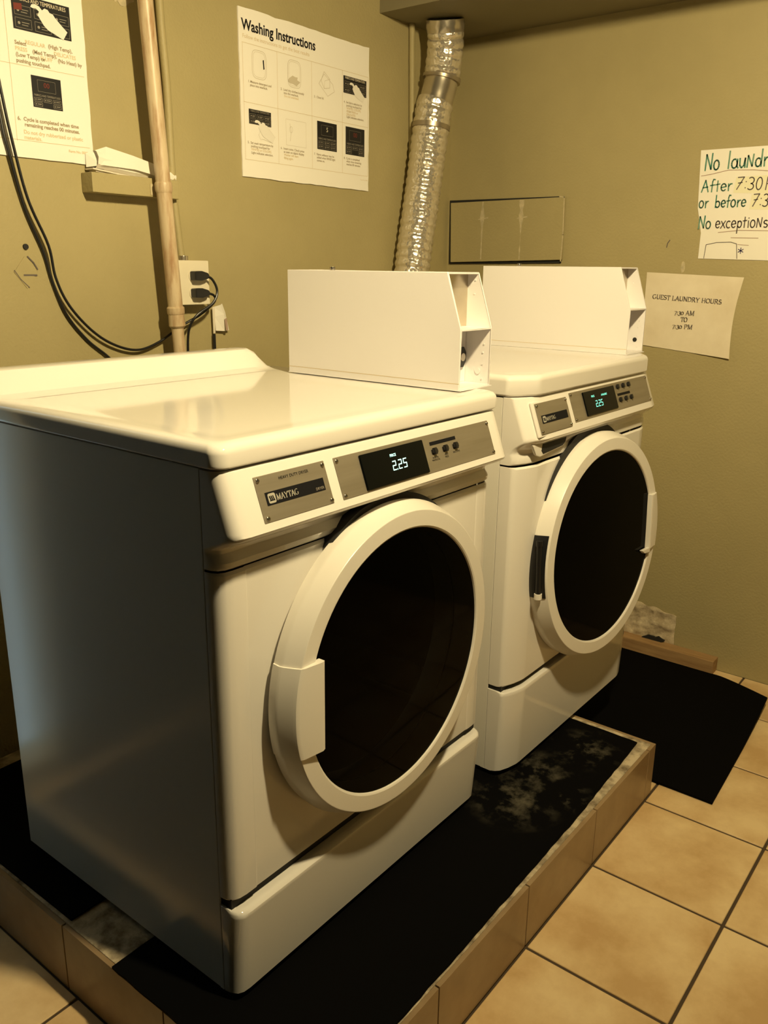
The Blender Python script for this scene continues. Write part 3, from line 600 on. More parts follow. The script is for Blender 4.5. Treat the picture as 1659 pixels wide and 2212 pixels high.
def make_washer():
    x0, W, ysm, D = 0.780, 0.676, 0.042, 0.615
    root = thing('washing_machine', (x0 + W / 2, 0.3, TOP_Z + 0.004), 'white front-loading washer with door ajar next to the olive wall', 'washer')
    cb = MB(); t = 0.003; Z0, Z1 = 0.846, 0.889
    cb.box(FG, x0, x0 + t, ysm + 0.001, D, 0, Z0 - 0.002).box(FG, x0 + W - t, x0 + W, ysm + 0.001, D, 0, Z0 - 0.002).box(FG, x0 + t, x0 + W - t, D - t, D, 0, Z0 - 0.002).box(FG, x0 + t, x0 + W - t, ysm + 0.001, D - t, 0, 0.003)
    cb.build('cabinet', 'white_side', root, 0.0012)
    for (a, b) in ((x0 + 0.05, 0.16), (x0 + W - 0.05, 0.16), (x0 + 0.05, 0.55), (x0 + W - 0.05, 0.55)): MB().cyl(FG, a, b, 0.02, TOP_Z + 0.0042, 0.001, 16).build('foot', 'black_plastic', root, 0.002)
    cx, cz = 1.118, 0.470
    front_with_hole(W, x0, ysm, PROF_W, -0.010, 0.212, 0.704, cx, cz, 0.222).build('front_panel', 'white', root)
    shell(W, x0, ysm, PROF_W, [(0.0, -0.002), (0.004, -0.010), (0.190, -0.016), (0.197, -0.013), (0.200, -0.006)]).build('kick_panel', 'white', root)
    part('seam_shade_strip', FG, x0 + 0.004, x0 + W - 0.004, 0.012, 0.06, 0.19, 0.22, 'dark', root)  # shade of this seam put in as a dark strip
    lv = [(0.7075, -0.004), (0.711, -0.009), (0.722, -0.010), (0.730, -0.006), (0.738, -0.008), (0.746, -0.016), (0.753, -0.026), (0.757, -0.0315), (0.762, -0.0335), (0.767, -0.0315), (0.842, -0.0035), (0.8445, 0.0)]
    shell(W, x0, ysm, PROF_W, lv).build('control_fascia', 'white', root)
    lid = MB()
    def lidrow(ins, z):
        xa, xb, ya, yb_, c = x0 - 0.004 + ins, x0 + W + 0.004 - ins, -0.010 + ins, D + 0.012 - ins, 0.034
        o = [(xb, yb_), (xa, yb_), (xa, ya + 0.048), (xa + 0.004, ya + 0.036), (xa + 0.052, ya + 0.004), (xa + 0.066, ya)]
        o += [(xb - 0.066, ya), (xb - 0.052, ya + 0.004), (xb - 0.004, ya + 0.036), (xb, ya + 0.048)]
        return [Vector((a, b, z)) for a, b in o]
    lid.loft([lidrow(0.004, Z0), lidrow(0.0, Z0 + 0.005), lidrow(0.0, Z1 - 0.013), lidrow(0.0015, Z1 - 0.007), lidrow(0.005, Z1 - 0.002), lidrow(0.011, Z1), lidrow(0.04, Z1)], True, True)
    lid.build('lid', 'white', root, smooth=50)
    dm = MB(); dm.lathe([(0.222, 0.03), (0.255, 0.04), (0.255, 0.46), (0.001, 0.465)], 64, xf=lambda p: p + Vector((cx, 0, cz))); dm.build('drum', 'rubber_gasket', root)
    # door, ajar
    dx = door_frame(1.105, -0.067, 0.471, -0.082, -0.042)
    door = MB().lathe(RING, 112, xf=lambda p: dx(p)).build('door', 'plastic', root, smooth=25)
    door['label'] = 'round washer door standing slightly ajar'
    MB().lathe([(0.2275, 0.0045), (0.20, 0.0035), (0.10, 0.001), (0.0005, 0.0)], 80, xf=lambda p: dx(p)).build('door_glass', 'black_glass', door)
    MB().lathe([(0.222, 0.046), (0.20, 0.055), (0.17, 0.075), (0.001, 0.08)], 80, xf=lambda p: dx(p)).build('door_bowl', 'rubber_gasket', door)
    handle_mesh(dx, 1, -0.052, 0.086, 0.2065).build('door_handle', 'plastic', door, smooth=30)
    lg = MB(); pts = [(0.170, -0.050), (0.212, -0.050), (0.212, -0.062), (0.185, -0.060)]
    lo = [dx((a, 0.001, b)) for a, b in pts]; hi = [dx((a, -0.008, b)) for a, b in pts]; lg.loft([lo, hi], True, True); lg.build('handle_ledge', 'plastic', door, 0.001)
    # hinge
    hg = MB(); rows = []
    for j in range(11):
        z = -0.058 + 0.138 * j / 10; x = lambda r: -math.sqrt(r * r - z * z)
        rows.append([dx((x(0.2585), 0.004, z)), dx((x(0.2600), 0.0055, z)), dx((x(0.2690), 0.0245, z)), dx((x(0.2700), 0.033, z)), dx((x(0.2680), 0.044, z)), dx((x(0.2540), 0.030, z))])
    hg.loft(rows, True, True); h = hg.build('hinge', 'black_plastic', door)
    for (za, zb, r) in ((-0.046, 0.060, 0.0062), (0.060, 0.072, 0.0075), (-0.058, -0.046, 0.0085)):
        p = MB(); p.tube([dx((-0.2640, 0.016, za)), dx((-0.2640, 0.016, zb))], r, 12); p.build('hinge_pin', 'black_plastic' if za > -0.05 else 'plastic', h)
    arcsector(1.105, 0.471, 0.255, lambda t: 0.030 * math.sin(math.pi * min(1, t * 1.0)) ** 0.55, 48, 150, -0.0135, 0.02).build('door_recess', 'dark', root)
    # plates
    F = panel_frame(0, 0.008); ds = 0.008
    part('plate_bezel', F, 0.8065, 0.9575, -0.0815, -0.0075, -0.006, 0.0016, 'white', root, 0.004)
    nameplate(root, Frame(F.p(0, 0, 0.0016), F.u, F.v), 0.8141, 0.9510, 0.0125, 0.0765, [(0.8195, 0.018), (0.9450, 0.018), (0.9455, 0.0708), (0.8200, 0.0712)], (0.8275, 0.9400, 0.0385, 0.0555), ('', 0, 0, 0), None)
    p = part('control_plate', F, 0.9700, 1.3980, -0.0720, -0.0065, 0.0, 0.0022, 'plate', root, 0.0012)
    p['label'] = 'brushed metal control plate with price display and six buttons'
    screws(F, [(0.9760, 0.012), (0.9770, 0.0665), (1.3920, 0.0115), (1.3925, 0.0660)], p)
    d = part('display', F, 1.0285, 1.1930, -0.0660, -0.0120, 0.002, 0.0055, 'display', p, 0.002)
    g = MB()
    for i, ch in enumerate('225'): seg_digit(g, F, 1.0785 + i * 0.0128 + (0.002 if i else 0), -0.0500, 0.0075, 0.0130, ch, 0.0016, 0.0060)
    g.ribbon(F, [(1.0886, -0.0505), (1.0892, -0.0493)], 0.0018, 0.0060); g.build('price_digits', 'led_dim', d, smooth=0)
    text('display_lettering', F, 1.0640, -0.0275, 0.0062, 'PRICE', 'led_dim', d, 0.0060, 0.0001)
    text('display_lettering', F, 1.1150, -0.0290, 0.0062, 'AVAILABLE', 'led_dim', d, 0.0060, 0.0001)
    b = MB(); b.poly(F, [(1.2082, -0.0395), (1.2805, -0.0395), (1.2805, -0.0335), (1.2082, -0.0335)], 0.0026); b.build('button_heading', 'print_dark', p, smooth=0)
    for x in (1.2172, 1.2486, 1.2804):
        for s_ in (0.0178, 0.0490):
            q = MB(); q.box(F, x - 0.0075, x + 0.0075, -s_ - 0.0032, -s_ + 0.0038, 0.002, 0.0062); q.box(F, x - 0.0040, x + 0.0040, -s_ - 0.0052, -s_ + 0.0060, 0.002, 0.0075); q.build('button', 'black_plastic', p, 0.0012)
            MB().ribbon(F, [(x - 0.006, -s_ - 0.008), (x + 0.006, -s_ - 0.008)], 0.0018, 0.0026).build('button_caption', 'print_grey', p, smooth=0)
    # dispenser drawer pull below the name plate
    FD = Frame((0, -0.012, 0), (1, 0, 0), (0, 0, 1))
    dp = MB(); dp.prism(FD, [(0.800, 0.752), (0.955, 0.756), (0.952, 0.742), (0.938, 0.730), (0.835, 0.722), (0.818, 0.728)], 0.0, 0.0075)
    dr = dp.build('dispenser_pull', 'white', root, 0.003)
    MB().prism(FD, [(0.842, 0.750), (0.950, 0.753), (0.944, 0.738), (0.932, 0.732), (0.846, 0.727), (0.838, 0.735)], 0.006, 0.0085).build('pull_pocket', 'dark', dr, 0.001)
    coin_box(root, 1.350, 1.456, 0.030, 0.455, Z1 + 0.0008, 1.098)
    return root
make_dryer(); make_washer()

# ------------------------------------------------------------------ posters
def sheet(name, F, u0, u1, v0, v1, th, mat, wav=0.0, edge=0.0, seed=1):
    r = random.Random(seed); k = 20
    E_ = lambda: r.uniform(-edge, edge)
    P = [(u0 + (u1 - u0) * i / k, v0 + E_()) for i in range(k)] + [(u1 + E_(), v0 + (v1 - v0) * i / k) for i in range(k)] + [(u1 - (u1 - u0) * i / k, v1 + E_() * 1.5) for i in range(k)] + [(u0 + E_() * 0.5, v1 - (v1 - v0) * i / k) for i in range(k)]
    return MB().prism(F, P, 0.0006, th).build(name, mat, smooth=0)
def hand(mb, F, u, v, s, n, flip=1):
    pts = [(-0.55, 0.18), (-0.50, 0.27), (-0.38, 0.30), (-0.22, 0.26), (-0.12, 0.16), (-0.02, 0.24), (0.10, 0.22), (0.16, 0.14), (0.28, 0.12), (0.36, 0.02), (0.62, -0.20), (0.80, -0.34), (0.62, -0.62), (0.30, -0.50), (0.05, -0.42), (-0.10, -0.30), (-0.20, -0.16), (-0.30, -0.02), (-0.24, 0.10), (-0.34, 0.17), (-0.46, 0.16)]
    mb.poly(F, [(u + a * s * flip, v + b * s) for a, b in pts], n)
def panel_print(parent, F, u0, u1, v0, v1, n, kind):
    k = MB(); k.poly(F, [(u0, v0), (u1, v0), (u1, v1), (u0, v1)], n); k.build('print_panel', 'print_black', parent, smooth=0)
    w, h = u1 - u0, v1 - v0; l = MB()
    if kind == 'keys':
        for i in range(3):
            for j in range(2):
                a, b = u0 + w * (0.04 + 0.33 * i), v0 + h * (0.06 + 0.36 * j)
                l.ribbon(F, [(a, b), (a + w * .27, b), (a + w * .27, b + h * .27), (a, b + h * .27), (a, b)], 0.0006, n + 0.0002)
                l.poly(F, arc(a + w * .06, b + h * .13, w * .022, w * .022, 0, 330, 8), n + 0.0002); l.ribbon(F, [(a + w * .11, b + h * .16), (a + w * .23, b + h * .16)], 0.0012, n + 0.0002); l.ribbon(F, [(a + w * .11, b + h * .09), (a + w * .21, b + h * .09)], 0.0012, n + 0.0002)
        text('print_lettering', F, (u0 + u1) / 2, v1 - h * 0.17, w * 0.082, 'FABRICS AND TEMPERATURES', 'print_grey' if w < .1 else 'paper_old', parent, n + 0.0003, align='CENTER', wide=0.78)
    else:
        for i in range(3):
            for j in range(2):
                a, b = u0 + w * (0.05 + 0.32 * i), v0 + h * (0.05 + 0.15 * j)
                if i == 1 and j == 0 and kind == 'time': continue
                l.ribbon(F, [(a, b), (a + w * .26, b), (a + w * .26, b + h * .11), (a, b + h * .11), (a, b)], 0.0006, n + 0.0002)
                l.poly(F, arc(a + w * .05, b + h * .055, w * .02, w * .02, 0, 330, 8), n + 0.0002); l.ribbon(F, [(a + w * .10, b + h * .06), (a + w * .22, b + h * .06)], 0.0014, n + 0.0002)
        text('print_lettering', F, (u0 + u1) / 2, v0 + h * 0.36, w * 0.085, 'FABRICS AND TEMPERATURES', 'print_grey', parent, n + 0.0003, align='CENTER', wide=0.78)
        l.ribbon(F, [(u0 + w * .2, v0 + h * .52), (u1 - w * .2, v0 + h * .52), (u1 - w * .2, v1 - h * .12), (u0 + w * .2, v1 - h * .12), (u0 + w * .2, v0 + h * .52)], 0.0004, n + 0.0002)
        text('print_lettering', F, (u0 + u1) / 2, v0 + h * 0.66, w * 0.20, '00' if kind == 'time' else '5', 'print_red' if kind == 'time' else 'print_line', parent, n + 0.0003, align='CENTER')
    l.build('print_outlines', 'print_grey', parent, smooth=0)
p1 = tag(sheet('instruction_poster', FB, 0.965, 1.491, 1.319, 1.721, 0.0045, 'paper', edge=0.0012, seed=3), 'white washing instructions poster on the olive wall beside the foil duct', 'poster')
n0 = 0.0050
text('heading', FB, 0.975, 1.671, 0.036, 'Washing Instructions', 'print_black', p1, n0, 0.0009, wide=0.90)
text('subheading', FB, 0.977, 1.652, 0.0135, 'Follow the instructions to get the best results', 'print_faint', p1, n0)
g = MB()
for v in (1.641, 1.5015, 1.362): g.ribbon(FB, [(0.975, v), (1.486, v)], 0.0009, n0)
for u in (0.976, 1.1, 1.2355, 1.367, 1.486): g.ribbon(FB, [(u, 1.362), (u, 1.641)], 0.0009, n0)
g.build('grid_lines', 'print_faint', p1, smooth=0)
def rrect(cx, cy, w, h, e=0.5): return [(cx + w * abs(math.cos(a)) ** e * math.copysign(1, math.cos(a)), cy + h * abs(math.sin(a)) ** e * math.copysign(1, math.sin(a))) for a in [2 * math.pi * i / 28 for i in range(29)]]
for cx_ in (1.034, 1.166):
    MB().ribbon(FB, rrect(cx_, 1.597, 0.026, 0.034), 0.0011, n0).ribbon(FB, rrect(cx_, 1.597, 0.022, 0.030), 0.0007, n0).build('tub_drawing', 'print_line', p1, smooth=0)
MB().ribbon(FB, [(1.266, 1.590), (1.288, 1.618), (1.325, 1.596), (1.332, 1.578), (1.303, 1.562), (1.266, 1.590)], 0.0011, n0).ribbon(FB, [(1.275, 1.600), (1.288, 1.624), (1.312, 1.608), (1.312, 1.585), (1.288, 1.580), (1.275, 1.600)], 0.0012, n0).ribbon(FB, [(1.288, 1.580), (1.290, 1.600), (1.312, 1.608)], 0.0008, n0).build('washer_drawing', 'print_line', p1, smooth=0)
MB().ribbon(FB, [(1.13, 1.480), (1.21, 1.480), (1.21, 1.414), (1.13, 1.414), (1.13, 1.480)], 0.0006, n0).ribbon(FB, [(1.145, 1.47), (1.150, 1.45), (1.146, 1.425)], 0.001, n0).ribbon(FB, arc(1.150, 1.455, .006, .008, 0, 360), 0.0008, n0).build('coin_drawing', 'print_line', p1, smooth=0)
d = MB(); d.poly(FB, blob(FB, 1.164, 1.580, 0.020, 0.012, 14, 0.3, 2), n0); d.build('laundry_drawing', 'print_line', p1, smooth=0)
d = MB(); d.poly(FB, [(1.047, 1.610), (1.051, 1.612), (1.053, 1.590), (1.049, 1.588)], n0); d.build('spoon_drawing', 'print_dark', p1, smooth=0)
panel_print(p1, FB, 1.372, 1.478, 1.583, 1.629, n0, 'keys'); panel_print(p1, FB, 0.992, 1.073, 1.451, 1.487, n0, 'keys')
panel_print(p1, FB, 1.257, 1.342, 1.417, 1.492, n0, 'digit'); panel_print(p1, FB, 1.382, 1.470, 1.416, 1.493, n0, 'time')
for (hu, hv, hs) in ((1.428, 1.599, 0.052), (1.042, 1.446, 0.056)): d = MB(); hand(d, FB, hu, hv, hs, n0 + 0.0006); d.build('hand_drawing', 'print_hand', p1, smooth=0)
d = MB()
for (cu, cv, s) in ((1.042, 1.446, 0.056),): d.ribbon(FB, [(cu + a * s, cv + b * s) for a, b in [(0.36, 0.02), (0.62, -0.20), (0.80, -0.34)]], 0.0005, n0 + 0.0008); d.ribbon(FB, [(cu + a * s, cv + b * s) for a, b in [(-0.20, -0.16), (-0.30, -0.35), (-0.18, -0.55), (0.02, -0.50), (0.62, -0.62)]], 0.0006, n0 + 0.0008)
d.build('hand_outline', 'print_line', p1, smooth=0)
for (u, v, s, c) in ((0.992, 1.550, '1. Measure detergent and\n   place into washtub.', 'print_brown'), (1.112, 1.550, '2.  Load dry clothes loosely\n     into the washtub.', 'print_brown'), (1.125, 1.5345, 'Do not overload.', 'print_faint'), (1.245, 1.551, '3.  Close lid.', 'print_brown'),
                     (1.374, 1.556, '4.  Set fabric selection by\n     pushing touchpad for', 'print_brown'), (1.386, 1.540, 'WHITES, COLORS,\nPERM PRESS or\nDELICATES.', 'print_faint'), (1.386, 1.517, 'Light indicates selection.', 'print_brown'),
                     (0.985, 1.402, '5.  Set wash temperature by\n     pushing touchpad for', 'print_brown'), (0.997, 1.386, 'WHITES or COLORS.', 'print_faint'), (0.997, 1.378, 'Light indicates selection.', 'print_brown'),
                     (1.108, 1.401, '6.  Insert coins. Check price\n     as seen on digital display.', 'print_brown'), (1.120, 1.385, 'Washer will start\nfilling again.', 'print_faint'),
                     (1.243, 1.400, '7.  Fabric softener may be\n     added when RINSE light\n     comes on.', 'print_brown'), (1.374, 1.402, '8.  Cycle is completed\n     when time remaining\n     reaches 00 minutes.', 'print_brown')):
    text('caption', FB, u, v, 0.0082, s, c, p1, n0, 0.00012, wide=1.0)
text('form_number', FB, 1.452, 1.348, 0.0055, 'Form No. 0000', 'print_faint', p1, n0)

p2 = tag(sheet('instruction_poster', FB, -0.02, 0.513, 1.303, 1.706, 0.0045, 'paper', edge=0.0008, seed=6), 'white instruction poster behind the hanging black cables', 'poster')
g = MB()
for v in (1.478, 1.334): g.ribbon(FB, [(-0.01, v - 0.0), (0.505, v + 0.004)], 0.0009, n0)
for u in (0.160, 0.334): g.ribbon(FB, [(u, 1.334), (u, 1.66)], 0.0009, n0)
g.build('grid_lines', 'print_faint', p2, smooth=0)
panel_print(p2, FB, 0.350, 0.481, 1.547, 1.612, n0, 'keys'); panel_print(p2, FB, 0.378, 0.446, 1.405, 1.466, n0, 'time')
d = MB(); hand(d, FB, 0.424, 1.583, 0.060, n0 + 0.0006); d.build('hand_drawing', 'print_hand', p2, smooth=0)
d = MB(); d.poly(FB, [(0.354, 1.582), (0.372, 1.584), (0.372, 1.596), (0.354, 1.594)], n0 + 0.0005); d.build('red_key', 'print_red', p2, smooth=0)
text('caption', FB, 0.349, 1.5185, 0.0105, 'Select\n             (Med Temp),\n(Low Temp) or\npushing touchpad.', 'print_brown', p2, n0, 0.0003, space=1.05)
text('caption', FB, 0.372, 1.5225, 0.0105, 'REGULAR', 'print_faint', p2, n0, 0.0002)
text('caption', FB, 0.424, 1.524, 0.0105, '(High Temp),', 'print_brown', p2, n0, 0.0003)
text('caption', FB, 0.349, 1.5075, 0.0105, 'PRESS', 'print_faint', p2, n0, 0.0002); text('caption', FB, 0.436, 1.512, 0.0105, 'DELICATES', 'print_faint', p2, n0, 0.0002)
text('caption', FB, 0.404, 1.498, 0.0105, 'FLUFF', 'print_faint', p2, n0, 0.0002); text('caption', FB, 0.444, 1.5, 0.0105, '(No Heat) by', 'print_brown', p2, n0, 0.0003)
text('caption', FB, 0.339, 1.375, 0.0105, '6.  Cycle is completed when time\n     remaining reaches 00 minutes.', 'print_brown', p2, n0, 0.0003)
text('caption', FB, 0.350, 1.350, 0.0105, 'Do not dry rubberized or plastic\nmaterials.', 'print_faint', p2, n0, 0.0002)
text('form_number', FB, 0.452, 1.324, 0.0075, 'Form No. 000000', 'print_faint', p2, n0, 0.0002)

# handwritten sign on the right wall
HAND = {'N': (0.62, [[(.08, 0), (.12, 1), (.48, .05), (.52, 1.05)]]), 'o': (0.50, [arc(.22, .30, .18, .30, 80, 440, 14)]), 'l': (0.26, [[(.10, 0), (.12, 1.08)]]),
 'a': (0.50, [arc(.22, .28, .18, .28, 60, 400, 12), [(.40, .55), (.40, .10), (.48, 0)]]), 'u': (0.50, [[(.06, .58), (.08, .15), (.20, 0), (.34, .12), (.40, .58)], [(.40, .58), (.42, 0)]]), 'd': (0.50, [arc(.20, .26, .17, .26, 40, 380, 12), [(.40, 1.05), (.40, 0)]]),
 'r': (0.36, [[(.08, .55), (.10, 0)], [(.10, .34), (.20, .52), (.32, .54)]]), 'y': (0.45, [[(.06, .56), (.20, .10)], [(.38, .60), (.10, -.40)]]), 'A': (0.60, [[(.04, 0), (.28, .95), (.50, 0)], [(.12, .36), (.46, .40)]]),
 'f': (0.36, [[(.34, .95), (.22, .98), (.16, .80), (.14, -.02)], [(.02, .50), (.32, .54)]]), 't': (0.36, [[(.16, .85), (.16, 0)], [(.02, .54), (.32, .58)]]), 'e': (0.46, [[(.06, .28), (.38, .34)] + arc(.22, .30, .17, .28, 15, 320, 12)]),
 'b': (0.50, [[(.08, 1.02), (.08, 0)], arc(.24, .26, .17, .26, 140, -140, 12)]), 'x': (0.44, [[(.04, .56), (.38, 0)], [(.38, .58), (.02, -.02)]]), 'c': (0.42, [arc(.22, .28, .18, .28, 50, 310, 10)]), 'p': (0.48, [[(.10, .54), (.08, -.45)], arc(.24, .28, .16, .26, 150, -150, 12)]),
 'i': (0.24, [[(.10, .55), (.12, 0)], [(.11, .74), (.11, .78)]]), 'n': (0.55, [[(.06, 0), (.08, .72), (.38, .05), (.42, .78)]]), 's': (0.40, [arc(.20, .42, .14, .14, 40, 270, 8) + arc(.20, .14, .15, .14, 90, -140, 8)]),
 '7': (0.52, [[(.04, .94), (.44, .98), (.06, 0)], [(.10, .5), (.36, .56)]]), '3': (0.50, [arc(.20, .72, .18, .24, 140, -90, 10) + arc(.20, .24, .20, .24, 90, -140, 10)]), '0': (0.50, [arc(.24, .48, .18, .48, 0, 360, 16)]),
 'P': (0.55, [[(.08, 0), (.10, 1)], arc(.14, .74, .30, .26, 90, -90, 10)]), 'M': (0.75, [[(.06, 0), (.10, 1), (.34, .3), (.58, 1), (.64, 0)]]), ':': (0.20, [[(.08, .6), (.08, .64)], [(.08, .12), (.08, .16)]]), ' ': (0.30, [])}
def hand_text(mb, F, u, v, h, s, w, n, rot=0.0, wide=1.0):
    cr, sr = math.cos(rot), math.sin(rot); x = 0
    for ch in s:
        adv, st = HAND[ch]
        for poly in st: mb.ribbon(F, [(u + (x + a * h * wide) * cr - b * h * sr, v + (x + a * h * wide) * sr + b * h * cr) for a, b in poly], w, n)
        x += adv * h * wide
s1 = tag(MB().prism(FR, [(-0.105, 1.428), (-0.100, 1.34), (-0.096, 1.27), (-0.079, 1.2), (-0.079, 1.128), (0.10, 1.124), (0.25, 1.120), (0.252, 1.428)][::-1], 0.0012, 0.0024).build('handwritten_sign', 'paper_sign', smooth=0), 'handwritten no laundry sign in green marker on the olive wall', 'sign')
hl = MB(); hl.poly(FR, [(0.0, 1.308), (0.12, 1.302), (0.12, 1.352), (0.004, 1.350)], 0.0027); hl.poly(FR, [(0.05, 1.262), (0.15, 1.258), (0.15, 1.304), (0.052, 1.302)], 0.0027); hl.build('highlighter_patch', 'highlight', s1, smooth=0)
n1 = 0.0032
for (u, v, h, word, w, rot, wide) in ((-0.090, 1.372, 0.043, 'No', 0.0042, 0.02, 0.95), (-0.026, 1.374, 0.043, 'laundry', 0.0042, 0.01, 0.98), (-0.092, 1.313, 0.034, 'After', 0.0036, 0.02, 1.22), (-0.094, 1.270, 0.033, 'or', 0.0036, 0, 1.02), (-0.048, 1.270, 0.033, 'before', 0.0036, 0, 1.02), (-0.090, 1.212, 0.034, 'No', 0.0038, 0, 1.05)):
    a = MB(); hand_text(a, FR, u, v, h, word, w, n1, rot, wide); a.build('green_lettering', 'ink_green', s1, smooth=0)
for (u, v, h, word, w, rot, wide) in ((0.006, 1.317, 0.034, '7:30', 0.0030, -0.05, 1.25), (0.084, 1.313, 0.034, 'PM', 0.0030, -0.05, 1.25), (0.056, 1.270, 0.034, '7:30', 0.0030, -0.03, 1.1), (-0.040, 1.213, 0.034, 'exceptions', 0.0032, 0.0, 1.0)):
    a = MB(); hand_text(a, FR, u, v, h, word, w, n1, rot, wide); a.build('dark_lettering', 'ink_dark', s1, smooth=0)
a = MB(); a.ribbon(FR, [(-0.096, 1.358), (-0.07, 1.361), (-0.02, 1.370), (0.05, 1.367), (0.10, 1.361), (0.20, 1.360)], 0.0017, n1); a.ribbon(FR, [(-0.029, 1.201), (0.03, 1.206), (0.14, 1.203)], 0.0017, n1); a.ribbon(FR, [(0.009, 1.186), (0.085, 1.184)], 0.0017, n1); a.ribbon(FR, [(0.030, 1.167), (0.061, 1.165)], 0.0014, n1)
a.build('underline', 'ink_brown', s1, smooth=0)
a = MB(); a.ribbon(FR, [(-0.062, 1.129), (-0.0595, 1.167), (-0.030, 1.173), (0.010, 1.174), (0.027, 1.169), (0.033, 1.128)], 0.0018, n1); a.build('marker_outline', 'ink_dark', s1, smooth=0)
a = MB()
for q in range(3): c, s = math.cos(math.radians(30 + 60 * q)) * 0.008, math.sin(math.radians(30 + 60 * q)) * 0.008; a.ribbon(FR, [(0.041 - c, 1.150 - s), (0.041 + c, 1.150 + s)], 0.0022, n1)
a.build('asterisk', 'ink_blue', s1, smooth=0)

# guest laundry hours sheet (crumpled, lower corner lifting)
rows = []; N = 22
for j in range(N + 1):
    t = j / N; row = []
    for i in range(N + 1):
        s = i / N
        TLp, TRp, BRp, BLp = (-0.231, 1.087), (0.060, 1.076), (0.049, 0.842), (-0.228, 0.866)
        a = (BLp[0] * (1 - s) + BRp[0] * s) * (1 - t) + (TLp[0] * (1 - s) + TRp[0] * s) * t
        b = (BLp[1] * (1 - s) + BRp[1] * s) * (1 - t) + (TLp[1] * (1 - s) + TRp[1] * s) * t
        w = 0.0014 * (1 + noise.noise(Vector((s * 5, t * 5, 0)))) + 0.022 * max(0, s - 0.55) ** 1.3 * max(0, 0.5 - t) * 2 + 0.0012 * abs(noise.noise(Vector((s * 11, t * 9, 4))))
        if s > 0.9: a -= 0.010 * math.sin(t * math.pi) * (s - 0.9) * 10
        row.append(FR.p(a, b, 0.0012 + w))
    rows.append(row)
gs = MB(); gs.loft(rows); s2 = tag(gs.build('hours_sheet', 'paper_old'), 'crumpled guest laundry hours sheet taped to the olive wall', 'paper sign')
a = MB(); rot = -0.047; serif_text(a, FR, -0.205, 1.009, 0.0125, 'GUEST LAUNDRY HOURS', 0.0052, rot, 0.211 / serif_len('GUEST LAUNDRY HOURS', 0.0125))
for s_, u, v, wd_ in (('7:30 AM', -0.132, 0.9645, 0.062), ('TO', -0.110, 0.944, 0.021), ('7:30 PM', -0.134, 0.9235, 0.063)): serif_text(a, FR, u, v, 0.0125, s_, 0.0056, -0.02, wd_ / serif_len(s_, 0.0125))
a.build('lettering', 'ink_dark', s2, smooth=0)

# access cover on the right wall
ac = thing('access_cover', (RIGHT_X - 0.005, 0.74, 1.21), 'painted rectangular access cover with drip marks on the olive wall', 'cover plate')
MB().prism(FR, [(-0.955, 1.112), (-0.520, 1.122), (-0.523, 1.316), (-0.962, 1.312)], 0.004, 0.016).build('plate', 'wall', ac, 0.0015)
MB().prism(FR, [(-0.968, 1.106), (-0.526, 1.112), (-0.530, 1.319), (-0.972, 1.321)], 0.0003, 0.006).build('gap_shade_sheet', 'dark', ac, smooth=0)  # dark sheet standing in for the shadows round the cover's edges
for (u, seed) in ((-0.828, 1), (-0.676, 2)):
    r = random.Random(seed); L = []; Rr = []
    for q in range(13):
        v = 1.312 - 0.19 * q / 12; w = 0.002 + 0.008 * math.exp(-((v - 1.262) / 0.018) ** 2) + (0.006 if v > 1.285 and seed == 2 else 0) + r.uniform(0, 0.002)
        if seed == 2 and 1.16 < v < 1.21: w = 0.0006
        L.append((u - w, v)); Rr.append((u + w * 0.8, v))
    dm_ = MB(); dm_.poly(FR, L + Rr[::-1], 0.0164); dm_.build('paint_drip', 'patch', ac, smooth=0)
    sc_ = MB(); sc_.ribbon(FR, [(u - 0.016, 1.254), (u - 0.006, 1.256)], 0.003, 0.0166).ribbon(FR, [(u + 0.007, 1.257), (u + 0.022, 1.259)], 0.004, 0.0166); sc_.build('screw_slot', 'patch', ac, smooth=0)
MB().ribbon(FR, [(-0.521, 1.118), (-0.519, 1.2), (-0.523, 1.315), (-0.54, 1.318)], 0.004, 0.0165).build('worn_edge', 'patch', ac, smooth=0)

# ------------------------------------------------------------------ pipes, conduit, outlet
pipe = thing('water_pipe', (0.665, 0.93, 0.7), 'thick cream pipe with rust stains standing before the olive wall', 'pipe')
P = lambda z: Vector((0.631 + (1.66 - z) * 0.056, 0.912, z))
MB().tube([P(z) for z in (CZ, 1.75, 1.5, 1.26)], 0.0175, 24).build('upper_tube', 'pipe', pipe)
MB().tube([P(z) for z in (1.27, 1.1, 0.98)], 0.0180, 24).build('lower_tube', 'pipe', pipe)
MB().tube([P(z) for z in (1.276, 1.272, 1.258, 1.252)], 0.0215, 24, [0.0185, 0.0205, 0.0205, 0.0185]).build('coupling', 'pipe', pipe)
MB().tube([P(z) for z in (0.992, 0.988, 0.976, 0.972, 0.955, 0.945, 0.940)], 0.02, 24, [0.0185, 0.0215, 0.0215, 0.0190, 0.0200, 0.0205, 0.0165]).build('coupling', 'pipe', pipe)
MB().tube([P(z) for z in (0.945, 0.8, 0.5)], 0.0150, 24).build('tail_tube', 'pipe', pipe)
tag(MB().tube(smoothpath([(0.706, 0.965, CZ), (0.712, 0.965, 1.675), (0.720, 0.965, 1.5), (0.721, 0.965, 1.34), (0.724, 0.965, 1.24), (0.733, 0.962, 1.12), (0.736, 0.958, 1.099)], 6), 0.0095, 16).build('conduit', 'wall'), 'thin olive painted conduit running down to the outlet box', 'conduit')
tag(MB().tube([(1.694, 0.9685, SZ - 0.0005), (1.705, 0.9685, 1.5), (1.71, 0.9685, FLOOR_Z + 0.003)], 0.0095, 14).build('corner_pipe', 'wall'), 'slim olive painted pipe in the corner behind the foil duct', 'pipe')
